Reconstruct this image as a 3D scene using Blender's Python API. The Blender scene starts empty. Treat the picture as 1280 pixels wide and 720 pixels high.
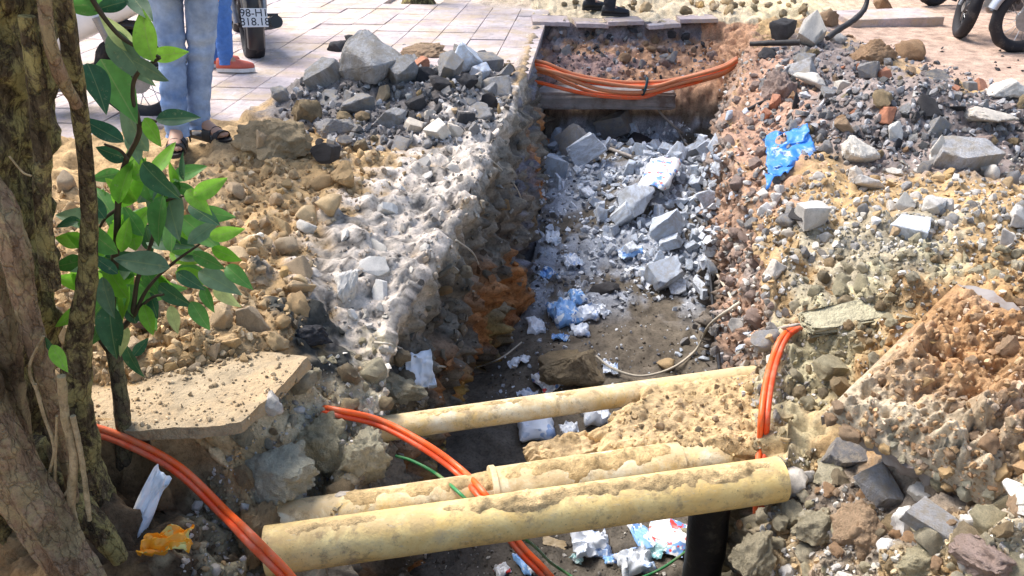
import bpy, bmesh, math, random
import numpy as np
from mathutils import Vector, Matrix, Euler, Quaternion

random.seed(7)
RNG = np.random.default_rng(7)
scn = bpy.context.scene
COL = scn.collection
PI = math.pi
R = math.radians

# ------------------------------------------------------------------ camera, sky, sun, exposure
CAM_H, PITCH, F = 1.45, R(28.0), 1005.0
cd = bpy.data.cameras.new('camera')
cd.sensor_width = 36.0
cd.lens = 36.0 * F / 1280.0
cd.clip_start = 0.05
cd.clip_end = 500
cam = bpy.data.objects.new('camera', cd)
COL.objects.link(cam)
cam.location = (0, 0, CAM_H)
cam.rotation_euler = (PI / 2 - PITCH, 0, 0)
scn.camera = cam

SUN_EL, SUN_AZ = R(54), R(-52)          # azimuth from +y (view direction) towards +x
w = bpy.data.worlds.new('World')
scn.world = w
w.use_nodes = True
wn = w.node_tree
sky = wn.nodes.new('ShaderNodeTexSky')
sky.sky_type = 'NISHITA'
sky.sun_disc = False
sky.sun_elevation = SUN_EL
sky.sun_rotation = SUN_AZ
sky.air_density = 1.0
sky.dust_density = 2.5
sky.ozone_density = 1.0
wn.links.new(sky.outputs[0], wn.nodes['Background'].inputs[0])
wn.nodes['Background'].inputs[1].default_value = 0.13
sl = bpy.data.lights.new('sun', 'SUN')
sl.energy = 2.5
sl.angle = R(32)
sl.color = (1.0, 0.965, 0.92)
sun = bpy.data.objects.new('sun', sl)
COL.objects.link(sun)
sd = Vector((math.sin(SUN_AZ) * math.cos(SUN_EL), math.cos(SUN_AZ) * math.cos(SUN_EL), math.sin(SUN_EL)))
sun.rotation_euler = sd.to_track_quat('Z', 'Y').to_euler()
sun.location = sd * 30
vs = scn.view_settings
vs.view_transform = 'Standard'
vs.look = 'None'
vs.exposure = 1.25
vs.gamma = 1.0
vs.use_curve_mapping = False

# ------------------------------------------------------------------ pixel (1280x720) -> place in the world
CP, SP = math.cos(PITCH), math.sin(PITCH)


def ray(px, py):
    a, b = (px - 640) / F, (360 - py) / F
    return Vector((a, CP + b * SP, -SP + b * CP))


def at(px, py, z=0.0):
    d = ray(px, py)
    t = (z - CAM_H) / d.z
    return Vector((d.x * t, d.y * t, z))


def aty(px, py, y):
    d = ray(px, py)
    t = y / d.y
    return Vector((d.x * t, y, CAM_H + d.z * t))


def pix(p):
    dy = p[1] * CP - (p[2] - CAM_H) * SP
    up = p[1] * SP + (p[2] - CAM_H) * CP
    return 640 + F * p[0] / dy, 360 - F * up / dy


# ------------------------------------------------------------------ numpy noise
_perm = RNG.permutation(256)
_perm = np.concatenate([_perm, _perm, _perm])
_g3 = RNG.normal(size=(256, 3))
_g3 /= np.linalg.norm(_g3, axis=1)[:, None]
_jit = RNG.random((256, 3))


def perlin(P):
    P = np.asarray(P, float)
    I = np.floor(P).astype(int)
    f = P - I
    I &= 255
    u = f * f * f * (f * (f * 6 - 15) + 10)
    out = np.zeros(len(P))
    for dx in (0, 1):
        wx = u[:, 0] if dx else 1 - u[:, 0]
        hx = _perm[(I[:, 0] + dx) & 255]
        for dy in (0, 1):
            wy = u[:, 1] if dy else 1 - u[:, 1]
            hy = _perm[hx + ((I[:, 1] + dy) & 255)]
            for dz in (0, 1):
                wz = u[:, 2] if dz else 1 - u[:, 2]
                h = _perm[hy + ((I[:, 2] + dz) & 255)]
                g = _g3[h]
                d = (g[:, 0] * (f[:, 0] - dx) + g[:, 1] * (f[:, 1] - dy) + g[:, 2] * (f[:, 2] - dz))
                out += wx * wy * wz * d
    return out * 1.5


def fbm(P, freq, octv=4, gain=0.5, off=0.0):
    P = np.asarray(P, float)
    s, a = np.zeros(len(P)), 1.0
    for i in range(octv):
        s += a * perlin(P * freq + off + 17.3 * i)
        a *= gain
        freq *= 2.07
    return s


def worley(P, freq, off=0.0):
    P = np.asarray(P, float) * freq + off
    I = np.floor(P).astype(int)
    f = P - I
    best = np.full(len(P), 9.0)
    idx = np.zeros(len(P), int)
    for dx in (-1, 0, 1):
        hx = _perm[(I[:, 0] + dx) & 255]
        for dy in (-1, 0, 1):
            hy = _perm[hx + ((I[:, 1] + dy) & 255)]
            for dz in (-1, 0, 1):
                h = _perm[hy + ((I[:, 2] + dz) & 255)]
                j = _jit[h]
                d2 = (dx + j[:, 0] - f[:, 0]) ** 2 + (dy + j[:, 1] - f[:, 1]) ** 2 + (dz + j[:, 2] - f[:, 2]) ** 2
                m = d2 < best
                best[m] = d2[m]
                idx[m] = h[m]
    return np.sqrt(best), idx


def lumps(w_, r):
    return np.clip(1 - (w_ / r) ** 2, 0, 1) * r * .8


def sstep(a, b, x):
    t = np.clip((x - a) / (b - a), 0, 1)
    return t * t * (3 - 2 * t)


def poly_sd(X, Y, pts):
    """signed distance to a polygon in plan, positive inside"""
    pts = np.array([(p[0], p[1]) for p in pts], float)
    n = len(pts)
    d = np.full(X.shape, 1e9)
    ins = np.zeros(X.shape, bool)
    for i in range(n):
        a, b = pts[i], pts[(i + 1) % n]
        e = b - a
        t = np.clip(((X - a[0]) * e[0] + (Y - a[1]) * e[1]) / (e @ e + 1e-12), 0, 1)
        d = np.minimum(d, np.hypot(X - a[0] - t * e[0], Y - a[1] - t * e[1]))
        c = ((a[1] > Y) != (b[1] > Y))
        xx = a[0] + (Y - a[1]) * (b[0] - a[0]) / (b[1] - a[1] + 1e-12)
        ins ^= c & (X < xx)
    return np.where(ins, d, -d)


def pxpoly(*pts, z=0.0):
    return [at(p[0], p[1], p[2] if len(p) > 2 else z) for p in pts]


# ------------------------------------------------------------------ object helpers
def link(o, parent=None):
    COL.objects.link(o)
    if parent is not None:
        o.parent = parent
    return o


def tag(o, label=None, cat=None, group=None, kind=None):
    if label:
        o['label'] = label
    if cat:
        o['category'] = cat
    if group:
        o['group'] = group
    if kind:
        o['kind'] = kind
    return o


def empty(name, loc=(0, 0, 0), rz=0.0, label=None, cat=None, group=None):
    o = bpy.data.objects.new(name, None)
    o.empty_display_size = 0.1
    o.location = loc
    o.rotation_euler = (0, 0, rz)
    link(o)
    return tag(o, label, cat, group)


def mesh_np(name, V, faces, mat=None, parent=None, smooth=True, col=None, link_it=True, sharp=None):
    """V (n,3), faces (m,k) int array with k=3 or 4; col (n,3) point colours"""
    me = bpy.data.meshes.new(name)
    V = np.asarray(V, np.float32)
    faces = np.asarray(faces, np.int32)
    m, k = faces.shape
    me.vertices.add(len(V))
    me.vertices.foreach_set('co', V.ravel())
    me.loops.add(m * k)
    me.loops.foreach_set('vertex_index', faces.ravel())
    me.polygons.add(m)
    me.polygons.foreach_set('loop_start', np.arange(0, m * k, k, dtype=np.int32))
    try:
        me.polygons.foreach_set('loop_total', np.full(m, k, np.int32))
    except Exception:
        pass
    me.polygons.foreach_set('use_smooth', np.full(m, bool(smooth)))
    if col is not None:
        a = me.color_attributes.new('Col', 'FLOAT_COLOR', 'POINT')
        c = np.ones((len(V), 4), np.float32)
        c[:, :3] = col
        a.data.foreach_set('color', c.ravel())
    me.update(calc_edges=True)
    me.validate()
    if smooth and sharp:
        me.set_sharp_from_angle(angle=sharp)
    if mat:
        me.materials.append(mat)
    if not link_it:
        return me
    o = bpy.data.objects.new(name, me)
    return link(o, parent)


def obj(name, bm, mat, parent=None, smooth=False, sharp=R(35)):
    me = bpy.data.meshes.new(name)
    bmesh.ops.recalc_face_normals(bm, faces=bm.faces)
    if smooth:
        for f in bm.faces:
            f.smooth = True
    bm.to_mesh(me)
    bm.free()
    if smooth and sharp:
        me.set_sharp_from_angle(angle=sharp)
    if mat:
        me.materials.append(mat)
    o = bpy.data.objects.new(name, me)
    return link(o, parent)


def bm_box(bm, c, s, rot=None, bev=0.0):
    t = bmesh.new()
    bmesh.ops.create_cube(t, size=1)
    for v in t.verts:
        v.co = Vector((v.co.x * s[0], v.co.y * s[1], v.co.z * s[2]))
    if bev:
        bmesh.ops.bevel(t, geom=t.edges[:], offset=bev, segments=2, affect='EDGES', profile=0.5)
    M = Matrix.Translation(c)
    if rot is not None:
        M = M @ (rot if isinstance(rot, Matrix) else Euler(rot).to_matrix().to_4x4())
    t.transform(M)
    me = bpy.data.meshes.new('tmp')
    t.to_mesh(me)
    t.free()
    bm.from_mesh(me)
    bpy.data.meshes.remove(me)


def smooth_path(pts, n):
    """Catmull-Rom through pts, n samples"""
    P = np.array([tuple(p) for p in pts], float)
    if len(P) == 2:
        t = np.linspace(0, 1, n)[:, None]
        return P[0] * (1 - t) + P[1] * t
    P = np.vstack([2 * P[0] - P[1], P, 2 * P[-1] - P[-2]])
    m = len(P) - 3
    out = []
    for s in np.linspace(0, m - 1e-9, n):
        i = int(s)
        t = s - i
        p0, p1, p2, p3 = P[i:i + 4]
        out.append(0.5 * (2 * p1 + (p2 - p0) * t + (2 * p0 - 5 * p1 + 4 * p2 - p3) * t * t + (3 * p1 - p0 - 3 * p2 + p3) * t ** 3))
    return np.array(out)


def tube_arrays(path, rad, sides=10, shape=None, cap=True):
    """path (n,3), rad scalar or (n,), shape(i, ang)->factor. Returns V, quads"""
    path = np.asarray(path, float)
    n = len(path)
    rad = np.broadcast_to(np.asarray(rad, float), (n,))
    T = np.gradient(path, axis=0)
    T /= np.linalg.norm(T, axis=1)[:, None] + 1e-12
    ref = np.array([0, 0, 1.0]) if abs(T[0, 2]) < 0.9 else np.array([1.0, 0, 0])
    N = np.cross(T[0], ref)
    N /= np.linalg.norm(N)
    ang = np.linspace(0, 2 * PI, sides, endpoint=False)
    V = []
    for i in range(n):
        N = N - T[i] * (N @ T[i])
        N /= np.linalg.norm(N)
        B = np.cross(T[i], N)
        f = np.ones(sides) if shape is None else shape(i, ang)
        V.append(path[i] + (np.cos(ang) * f * rad[i])[:, None] * N + (np.sin(ang) * f * rad[i])[:, None] * B)
    V = np.vstack(V)
    i, j = np.meshgrid(np.arange(n - 1), np.arange(sides), indexing='ij')
    a = (i * sides + j).ravel()
    b = (i * sides + (j + 1) % sides).ravel()
    Q = np.stack([a, b, b + sides, a + sides], 1)
    if cap:
        c0, c1 = len(V), len(V) + 1
        V = np.vstack([V, path[:1], path[-1:]])
        k = np.arange(sides)
        k2 = (k + 1) % sides
        q0 = np.stack([np.full(sides, c0), k2, k, k], 1)
        e = (n - 1) * sides
        q1 = np.stack([np.full(sides, c1), e + k, e + k2, e + k2], 1)
        return V, Q, np.vstack([q0[:, :3], q1[:, :3]])
    return V, Q, np.zeros((0, 3), int)


def quads_to_tris(Q):
    return np.vstack([Q[:, [0, 1, 2]], Q[:, [0, 2, 3]]])


def tube(name, pts, rad, mat, parent=None, n=None, sides=10, shape=None, noise=0.0, nfreq=20, col=None, cap=True):
    n = n or max(2, len(pts) * 8)
    path = smooth_path(pts, n)
    if not np.isscalar(rad):
        rad = np.interp(np.linspace(0, 1, n), np.linspace(0, 1, len(rad)), rad)
    V, Q, T = tube_arrays(path, rad, sides, shape, cap)
    if noise:
        c = np.vstack([np.repeat(path, sides, axis=0), path[:1], path[-1:]]) if cap else np.repeat(path, sides, axis=0)
        d = V - c
        V = c + d * (1 + noise * fbm(V, nfreq, 3)[:, None])
    F3 = np.vstack([quads_to_tris(Q), T]) if len(T) else quads_to_tris(Q)
    return mesh_np(name, V, F3, mat, parent, True, col, sharp=R(60))


def cat_arrays(parts):
    Vs, Fs, o = [], [], 0
    for V, Fa in parts:
        Vs.append(V)
        Fs.append(Fa + o)
        o += len(V)
    return np.vstack(Vs), np.vstack(Fs)


# ------------------------------------------------------------------ materials
MATS = {}


class NT:
    def __init__(self, name, rough=0.9, spec=0.3):
        self.m = bpy.data.materials.new(name)
        self.m.use_nodes = True
        self.t = self.m.node_tree
        self.b = self.t.nodes['Principled BSDF']
        self.b.inputs['Roughness'].default_value = rough
        self.b.inputs['Specular IOR Level'].default_value = spec

    def n(self, typ, **kw):
        nd = self.t.nodes.new(typ)
        for k, v in kw.items():
            if k.startswith('i_'):
                nd.inputs[k[2:].replace('_', ' ')].default_value = v
            else:
                setattr(nd, k, v)
        return nd

    def l(self, a, b):
        self.t.links.new(a, b)

    def coord(self, kind='Object'):
        return self.n('ShaderNodeTexCoord').outputs[kind]

    def geo(self):
        return self.n('ShaderNodeNewGeometry')

    def noise(self, vec, scale, detail=4, rough=0.6, out='Fac', dist=0.0):
        nd = self.n('ShaderNodeTexNoise', i_Scale=scale, i_Detail=detail, i_Roughness=rough, i_Distortion=dist)
        self.l(vec, nd.inputs['Vector'])
        return nd.outputs[out]

    def ramp(self, fac, stops, interp='LINEAR'):
        nd = self.n('ShaderNodeValToRGB')
        if len(stops) == 1:
            stops = [(0.0, stops[0][1]), (1.0, stops[0][1])]
        cr = nd.color_ramp
        cr.interpolation = interp
        while len(cr.elements) < len(stops):
            cr.elements.new(0.5)
        for e, (p, c) in zip(cr.elements, stops):
            e.position = p
            e.color = (c, c, c, 1) if np.isscalar(c) else (*c, 1)
        self.l(fac, nd.inputs[0])
        return nd.outputs[0]

    def mix(self, fac, a, b, mode='MIX'):
        nd = self.n('ShaderNodeMix', data_type='RGBA', blend_type=mode)
        for s, v in ((nd.inputs[0], fac), (nd.inputs[6], a), (nd.inputs[7], b)):
            if hasattr(v, 'links') or hasattr(v, 'is_output'):
                self.l(v, s)
            elif np.isscalar(v):
                s.default_value = v if s.type == 'VALUE' else (v, v, v, 1)
            else:
                s.default_value = (*v, 1)
        return nd.outputs[2]

    def math(self, op, a, b=0.0):
        nd = self.n('ShaderNodeMath', operation=op)
        for s, v in zip(nd.inputs, (a, b)):
            if hasattr(v, 'is_output'):
                self.l(v, s)
            else:
                s.default_value = v
        return nd.outputs[0]

    def bump(self, h, strength=0.5, dist=0.01):
        nd = self.n('ShaderNodeBump', i_Strength=strength, i_Distance=dist)
        self.l(h, nd.inputs['Height'])
        self.l(nd.outputs[0], self.b.inputs['Normal'])

    def color(self, c):
        if hasattr(c, 'is_output'):
            self.l(c, self.b.inputs['Base Color'])
        else:
            self.b.inputs['Base Color'].default_value = (*c, 1)


def m_soil(name, bump=0.6, fine=70):
    k = NT(name, 0.95, 0.15)
    p = k.geo().outputs['Position']
    col = k.n('ShaderNodeVertexColor', layer_name='Col').outputs['Color']
    n1 = k.noise(p, 9, 6, 0.65)
    n2 = k.noise(p, fine, 4, 0.7)
    c = k.mix(0.75, col, k.ramp(n1, [(0.3, 0.5), (0.5, 1.0), (0.7, 1.45)]), 'MULTIPLY')
    c = k.mix(0.75, c, k.ramp(n2, [(0.28, 0.35), (0.45, 0.95), (0.7, 1.4)]), 'MULTIPLY')
    k.color(c)
    h = k.math('ADD', k.math('MULTIPLY', n2, 0.6), k.noise(p, fine * 3.3, 3, 0.7))
    k.bump(h, bump, 0.012)
    return k.m


def m_rock(name, cols, bump=0.5, mott=0.6, scale=14, rough=0.9, dust=None):
    """colour varies from stone to stone (object random) and within a stone"""
    k = NT(name, rough, 0.2)
    p = k.coord('Object')
    oi = k.n('ShaderNodeObjectInfo').outputs['Random']
    base = k.ramp(oi, [(i / max(1, len(cols) - 1), c) for i, c in enumerate(cols)])
    vec = k.n('ShaderNodeVectorMath', operation='ADD')
    k.l(p, vec.inputs[0])
    k.l(k.n('ShaderNodeObjectInfo').outputs['Location'], vec.inputs[1])
    v = vec.outputs[0]
    n1 = k.noise(v, 2.2, 5, 0.65)
    n2 = k.noise(v, scale, 4, 0.75)
    c = k.mix(mott, base, k.ramp(n1, [(0.3, 0.62), (0.5, 1.0), (0.72, 1.35)]), 'MULTIPLY')
    c = k.mix(mott, c, k.ramp(n2, [(0.3, 0.55), (0.45, 1.0), (0.7, 1.3)]), 'MULTIPLY')
    if dust:
        c = k.mix(k.ramp(k.noise(v, 3.1, 4, 0.7), [(0.45, 0.0), (0.62, 0.85)]), c, dust)
    k.color(c)
    k.bump(k.math('ADD', n2, k.noise(v, scale * 3, 3, 0.7)), bump, 0.08)
    return k.m


def m_plain(name, col, rough=0.5, spec=0.5, metal=0.0, var=0.3, scale=30, bump=0.0, dirt=None, dirt_lo=0.5, dirt_hi=0.7, dscale=8):
    k = NT(name, rough, spec)
    k.b.inputs['Metallic'].default_value = metal
    p = k.geo().outputs['Position']
    n = k.noise(p, scale, 4, 0.6)
    c = k.mix(var, col, k.ramp(n, [(0.3, 0.55), (0.7, 1.3)]), 'MULTIPLY')
    if dirt:
        c = k.mix(k.ramp(k.noise(p, dscale, 5, 0.7), [(dirt_lo, 0.0), (dirt_hi, 1.0)]), c, dirt)
    k.color(c)
    if bump:
        k.bump(n, bump, 0.01)
    return k.m
# ------------------------------------------------------------------ the ground: one sheet with the trench in it
def prof(*pts):
    P = sorted([tuple(at(*p)) for p in pts], key=lambda p: p[1])
    return np.array(P)


L_LIP = prof((668, 35, 0), (655, 85, 0), (637, 140, 0), (617, 175, 0), (582, 255, -.04), (535, 330, -.12), (487, 410, -.2),
             (480, 470, -.27), (475, 540, -.36), (430, 620, -.42), (400, 690, -.45))
R_LIP = prof((950, 30, 0), (922, 100, 0), (908, 170, -.02), (935, 250, -.02), (955, 330, -.06), (970, 400, -.14), (968, 470, -.26),
             (975, 560, -.36), (975, 640, -.42), (960, 720, -.5))
L_BOT = prof((683, 200, -.9), (672, 300, -1.08), (652, 400, -1.2), (565, 500, -1.2), (548, 570, -1.2), (520, 660, -1.2), (510, 720, -1.2))
R_BOT = prof((905, 175, -.85), (884, 230, -.95), (880, 300, -1.08), (893, 400, -1.2), (905, 460, -1.2), (905, 560, -1.2), (900, 650, -1.2), (890, 720, -1.2))
Y_END, Y_TOP, Y_NEAR = 7.35, 8.40, 1.25


def lerp_prof(P, y, c):
    return np.interp(y, P[:, 1], P[:, c])


GAUSS = []
for px, py, z0, sx, sy, h in [
        (480, 105, .14, .62, .34, .26), (595, 125, .1, .30, .42, .15), (330, 190, .08, .42, .3, .10), (260, 260, .05, .6, .6, .05),
        (985, 75, .2, .22, .45, .24), (1100, 125, .2, .5, .42, .26), (1260, 150, .12, .7, .36, .17), (1190, 262, .1, .7, .3, .10),
        (1000, 215, .05, .18, .5, .08), (1260, 420, .12, .5, .5, .05), (1290, 690, -.1, .5, .25, .08), (1095, 590, -.1, .20, .13, -.16), (1180, 640, -.1, .20, .12, -.14),
        (830, -8, .1, 1.5, .55, .22), (1010, 8, .1, .5, .35, .10), (700, -10, .1, .8, .4, .10), (1040, 560, -.2, .2, .2, -.06)]:
    GAUSS.append((at(px, py, z0), sx, sy, h))
PAVE = pxpoly((-900, 260), (110, 172), (300, 152), (352, 125), (420, 80), (650, 85), (672, 32), (700, 26), (705, -60), (-900, -60))
FLAT = pxpoly((1010, 30), (1180, 100), (1300, 138), (1800, 190), (1800, -60), (1050, -60))
HOLLOW = pxpoly((95, 530), (300, 532), (388, 452), (430, 530), (450, 760), (-250, 760), (-120, 600), z=-.03)


def ground(X, Y):
    h = np.zeros(X.shape)
    for c, sx, sy, a in GAUSS:
        h += a * np.exp(-((X - c.x) / sx) ** 2 - ((Y - c.y) / sy) ** 2)
    h -= 0.04 * sstep(-.1, .1, poly_sd(X, Y, PAVE))
    return h


# rows
ys, y = [], 0.95
while y < 10.4:
    ys.append(y)
    d = 0.0042 * y ** 1.2
    if Y_END - .05 < y < Y_TOP + .05:
        d = 0.016
    y += d
yfar = [10.6, 11.2, 12, 14, 17, 22, 30, 45, 70]
ynear = [-60, -35, -20, -10, -5, -2.5, -1, 0, .4, .7, .85]
YS = np.array(ynear + ys + yfar)
NO, NW, NF = 250, 84, 130
so = 5.2 * (np.arange(NO) / NO) ** 1.3
so = np.concatenate([so, [5.4, 6, 7, 9, 12, 16, 24, 40, 70]])
ncol = []
U = []                                    # (segment, parameter)
for s in so[::-1]:
    U.append((0, s))
for k in range(1, NW):
    U.append((1, k / NW))
for k in range(NF + 1):
    U.append((2, k / NF))
for k in range(1, NW):
    U.append((3, 1 - k / NW))
for s in so:
    U.append((4, s))
SEG = np.array([u[0] for u in U])
PAR = np.array([u[1] for u in U])
ny, nu = len(YS), len(U)
Yg, SEGg = np.meshgrid(YS, SEG, indexing='ij')
PARg = np.broadcast_to(PAR, (ny, nu))
depth = sstep(Y_NEAR - .3, Y_NEAR, YS)
depth *= np.interp(YS, [Y_END, Y_END + .06, Y_END + .16, Y_END + .4, Y_TOP - .2, Y_TOP - .06, Y_TOP - .01, Y_TOP],
                   [1, 0.72, .50, .36, .23, .15, .03, 0])
xl, xr = lerp_prof(L_LIP, YS, 0), lerp_prof(R_LIP, YS, 0)
xlb, xrb = lerp_prof(L_BOT, YS, 0), lerp_prof(R_BOT, YS, 0)
zl, zr = lerp_prof(L_LIP, YS, 2), lerp_prof(R_LIP, YS, 2)
zf = np.interp(YS, [1, 4.2, 5.2, 6.3, 7.0], [-1.2, -1.2, -1.08, -.92, -.9])
fade = sstep(.6, 1.0, YS) * sstep(Y_TOP + .3, Y_TOP - .1, YS)
zl, zr = zl * sstep(0.3, .95, YS), zr * sstep(.3, .95, YS)
Xg = np.zeros((ny, nu))
Zg = np.zeros((ny, nu))
m = SEG == 0
Xg[:, m] = xl[:, None] - PAR[m][None]
m4 = SEG == 4
Xg[:, m4] = xr[:, None] + PAR[m4][None]
gh = ground(Xg, Yg)
for mm, zz in ((m, zl), (m4, zr)):
    e = np.exp(-(PAR[mm] / .30) ** 2)[None] * fade[:, None]
    Zg[:, mm] = gh[:, mm] * (1 - e) + zz[:, None] * e
# lip height actually reached at par 0
zl0 = Zg[:, np.where(m)[0][-1]]
zr0 = Zg[:, np.where(m4)[0][0]]
zfl = zl0 * 0 + zf
fl_l = zl0 + (zfl - zl0) * depth
fl_r = zr0 + (zfl - zr0) * depth
m1 = SEG == 1
t = PAR[m1][None]
Xg[:, m1] = xl[:, None] + (xlb - xl)[:, None] * (t ** 1.2)
Zg[:, m1] = zl0[:, None] + (fl_l - zl0)[:, None] * sstep(-.35, 1.0, t) * 1.0
t0 = sstep(-.35, 1.0, np.array([0.0]))[0]
Zg[:, m1] = zl0[:, None] + (fl_l - zl0)[:, None] * (sstep(-.35, 1.0, t) - t0) / (1 - t0)
m3 = SEG == 3
t = PAR[m3][None]
Xg[:, m3] = xr[:, None] + (xrb - xr)[:, None] * (t ** 1.0)
Zg[:, m3] = zr0[:, None] + (fl_r - zr0)[:, None] * t
m2 = SEG == 2
t = PAR[m2][None]
Xg[:, m2] = xlb[:, None] + (xrb - xlb)[:, None] * t
Zg[:, m2] = fl_l[:, None] * (1 - t) + fl_r[:, None] * t
# the heap of broken tiles thrown in from the right, the hump of mud in front
for px, py, z0, sx, sy, a in [(845, 255, -.9, .5, .75, .26), (760, 200, -.9, .5, .35, .12), (700, 450, -1.15, .28, .2, .1), (800, 440, -1.15, .35, .3, .07)]:
    c = at(px, py, z0)
    Zg[:, m2 | m3] += (a * depth[:, None] * np.exp(-((Xg[:, m2 | m3] - c.x) / sx) ** 2 - ((Yg[:, m2 | m3] - c.y) / sy) ** 2)) * \
        np.where(SEG[m2 | m3] == 3, np.clip(PAR[m2 | m3] * 1.6 - .6, 0, 1), 1)[None]
# the hollow under the tree, cut below the slab
sdh = poly_sd(Xg, Yg, HOLLOW)
hollow = sstep(-.02, .07, sdh + .035 * fbm(np.stack([Xg, Yg, Xg * 0], -1).reshape(-1, 3), 7, 3).reshape(ny, nu))
Zg[:, m] -= (hollow * 0.25 * np.exp(-((Xg + 1.0) / .9) ** 4))[:, m] * np.clip(PAR[m] / .12, 0, 1)[None]

P0 = np.stack([Xg, Yg, Zg], -1)
du = np.gradient(P0, axis=1)
dv = np.gradient(P0, axis=0)
Ng = np.cross(du, dv)
Ng /= np.linalg.norm(Ng, axis=2)[:, :, None] + 1e-12
sdp, sdf = poly_sd(Xg, Yg, PAVE), poly_sd(Xg, Yg, FLAT)
mound = np.clip(gh / .06, 0, 1)
pave_m = sstep(-.05, .1, sdp) * (SEGg == 0) * (1 - mound)
flat_m = sstep(-.1, .15, sdf) * (SEGg == 4) * (1 - .9 * mound)
near = sstep(10.4, 10.2, Yg) * sstep(.9, 1.0, Yg) * (np.abs(Xg) < 6.5)
wall = ((SEGg == 1) | (SEGg == 3)) * np.clip(np.minimum(PARg, 1.3 - PARg) * 3, 0, 1) * depth[:, None]
floor_m = (SEGg == 2) * 1.0 * (depth > .85)[:, None]
amp = near * (1 - .97 * pave_m) * (1 - .85 * flat_m) * (1 - .55 * floor_m)
flatP = P0.reshape(-1, 3)
n_lo = fbm(flatP, 2.6, 3).reshape(ny, nu)
n_md = fbm(flatP, 8, 4, .55).reshape(ny, nu)
w1, id1 = worley(flatP + .04 * fbm(flatP, 9, 2)[:, None], 8.0)
w2, id2 = worley(flatP + .02 * fbm(flatP, 20, 2)[:, None], 21.0, 5.3)
w3, _ = worley(flatP, 48.0, 9.1)
w1, w2, w3, id1, id2 = [a.reshape(ny, nu) for a in (w1, w2, w3, id1, id2)]
rid = 1 - np.abs(fbm(flatP * np.array([1, 1, .6]), 4.5, 4, .55, 3.3)).reshape(ny, nu) * 1.6
disp = .035 * n_lo + .030 * n_md
clod = lumps(w1, .62) * .085 * (.25 + .75 * (id1 % 7) / 6) + lumps(w2, .6) * .036 * (.15 + .85 * (id2 % 5) / 4) + lumps(w3, .55) * .012
SLABPX = [(90, 535), (170, 540), (245, 538), (300, 532), (345, 495), (386, 450), (330, 440), (240, 452), (150, 470), (80, 478)]
slab_m = sstep(-.06, .02, poly_sd(Xg, Yg, pxpoly(*SLABPX, z=-.03))) * (SEGg == 0)
amp *= 1 - .92 * slab_m
lipm = sstep(-.1, .1, poly_sd(Xg, Yg, pxpoly((640, 110), (640, 200), (600, 300), (520, 420), (470, 470), (395, 420), (380, 330), (450, 260), (530, 195), z=-.05))) * (SEGg <= 1)
rough = 1 + 1.3 * sstep(3.4, 2.4, Yg) * (SEGg >= 3) + .5 * ((SEGg == 0) & (Yg < 4.2)) + 1.0 * hollow * (SEGg == 0)
w0, id0 = worley(flatP + .06 * fbm(flatP, 5, 2, .5, 77)[:, None], 4.2, 3.1)
w0, id0 = w0.reshape(ny, nu), id0.reshape(ny, nu)
disp = disp * (1 - .2 * wall) + clod * (1 - .6 * wall) * rough * (1 - .85 * lipm) + lipm * (.05 * fbm(flatP, 4, 3, .5, 33) + .018 * (1 - 2 * np.abs(fbm(flatP, 7, 4, .6, 35)))).reshape(ny, nu)
disp += lipm * -np.clip(.26 - w1, 0, 1) * .16
rid2 = 1 - np.abs(fbm(flatP * np.array([1, 1, .30]), 9, 4, .6, 63)).reshape(ny, nu) * 1.7
disp += wall * (.05 * (rid2 - .5) + .15 * (rid - .6) + .06 * n_md + lumps(w0, .62) * .16 * ((id0 % 5) / 4 - .35))
dz = disp * amp - slab_m * .05
# hanging concrete crust of the left lip: bites out of the wall
P1 = P0 + Ng * dz[:, :, None]
TV = P1.reshape(-1, 3)

# ---- colour of the earth, by place
def pm(z, soft, nz, *pts):
    sd_ = poly_sd(Xg, Yg, pxpoly(*pts, z=z))
    return sstep(-soft, soft, sd_ + nz * n_md)


C = np.zeros((ny, nu, 3))
tan_ = np.array([.46, .31, .155])
C[:] = tan_


def lay(mask, col):
    global C
    C += (np.array(col) - C) * np.clip(mask, 0, 1)[:, :, None]


lft, rgt = (SEGg == 0), (SEGg == 4)
lay(sstep(0, .5, n_lo + .3 * n_md) * .5, (.37, .26, .15))
lay(lft * pm(0, .1, .2, (340, 110), (420, 60), (650, 70), (640, 190), (560, 190), (470, 185), (400, 170), (330, 150)) * .95, (.19, .175, .17))
lay(lft * pm(-.05, .14, .25, (640, 120), (640, 200), (600, 300), (520, 420), (470, 470), (395, 420), (380, 330), (450, 260), (530, 195)) * .9, (.60, .53, .46))
lay(lipm * (SEGg == 0) * sstep(.10, .30, fbm(flatP, 5.5, 4, .65, 201).reshape(ny, nu)) * .85, (.30, .27, .235))
lay(lipm * (SEGg == 0) * sstep(.30, .42, fbm(flatP, 13, 3, .65, 211).reshape(ny, nu)) * .9, (.10, .09, .08))
lay(lft * pm(-.1, .1, .2, (440, 400), (520, 430), (560, 560), (440, 640), (330, 640), (300, 540), (390, 450)) * .8, (.48, .41, .27))
lay(lft * pm(-.1, .05, .2, (345, 395), (420, 395), (440, 430), (380, 440), (345, 420)), (.05, .05, .045))
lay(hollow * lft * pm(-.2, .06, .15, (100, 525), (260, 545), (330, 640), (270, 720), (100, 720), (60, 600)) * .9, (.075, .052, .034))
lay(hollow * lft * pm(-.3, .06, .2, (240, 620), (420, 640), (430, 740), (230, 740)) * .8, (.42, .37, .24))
lay(pave_m, (.5, .42, .36))
lay((Yg > 8.5) * rgt * 1.0, (.60, .49, .31))
lay((Yg > 8.5) * lft * (1 - pave_m), (.58, .48, .35))
lay(sstep(8.38, 8.44, Yg) * (SEGg != 0) * (SEGg != 4), (.60, .49, .33))
lay(flat_m, (.47, .33, .25))
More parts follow.
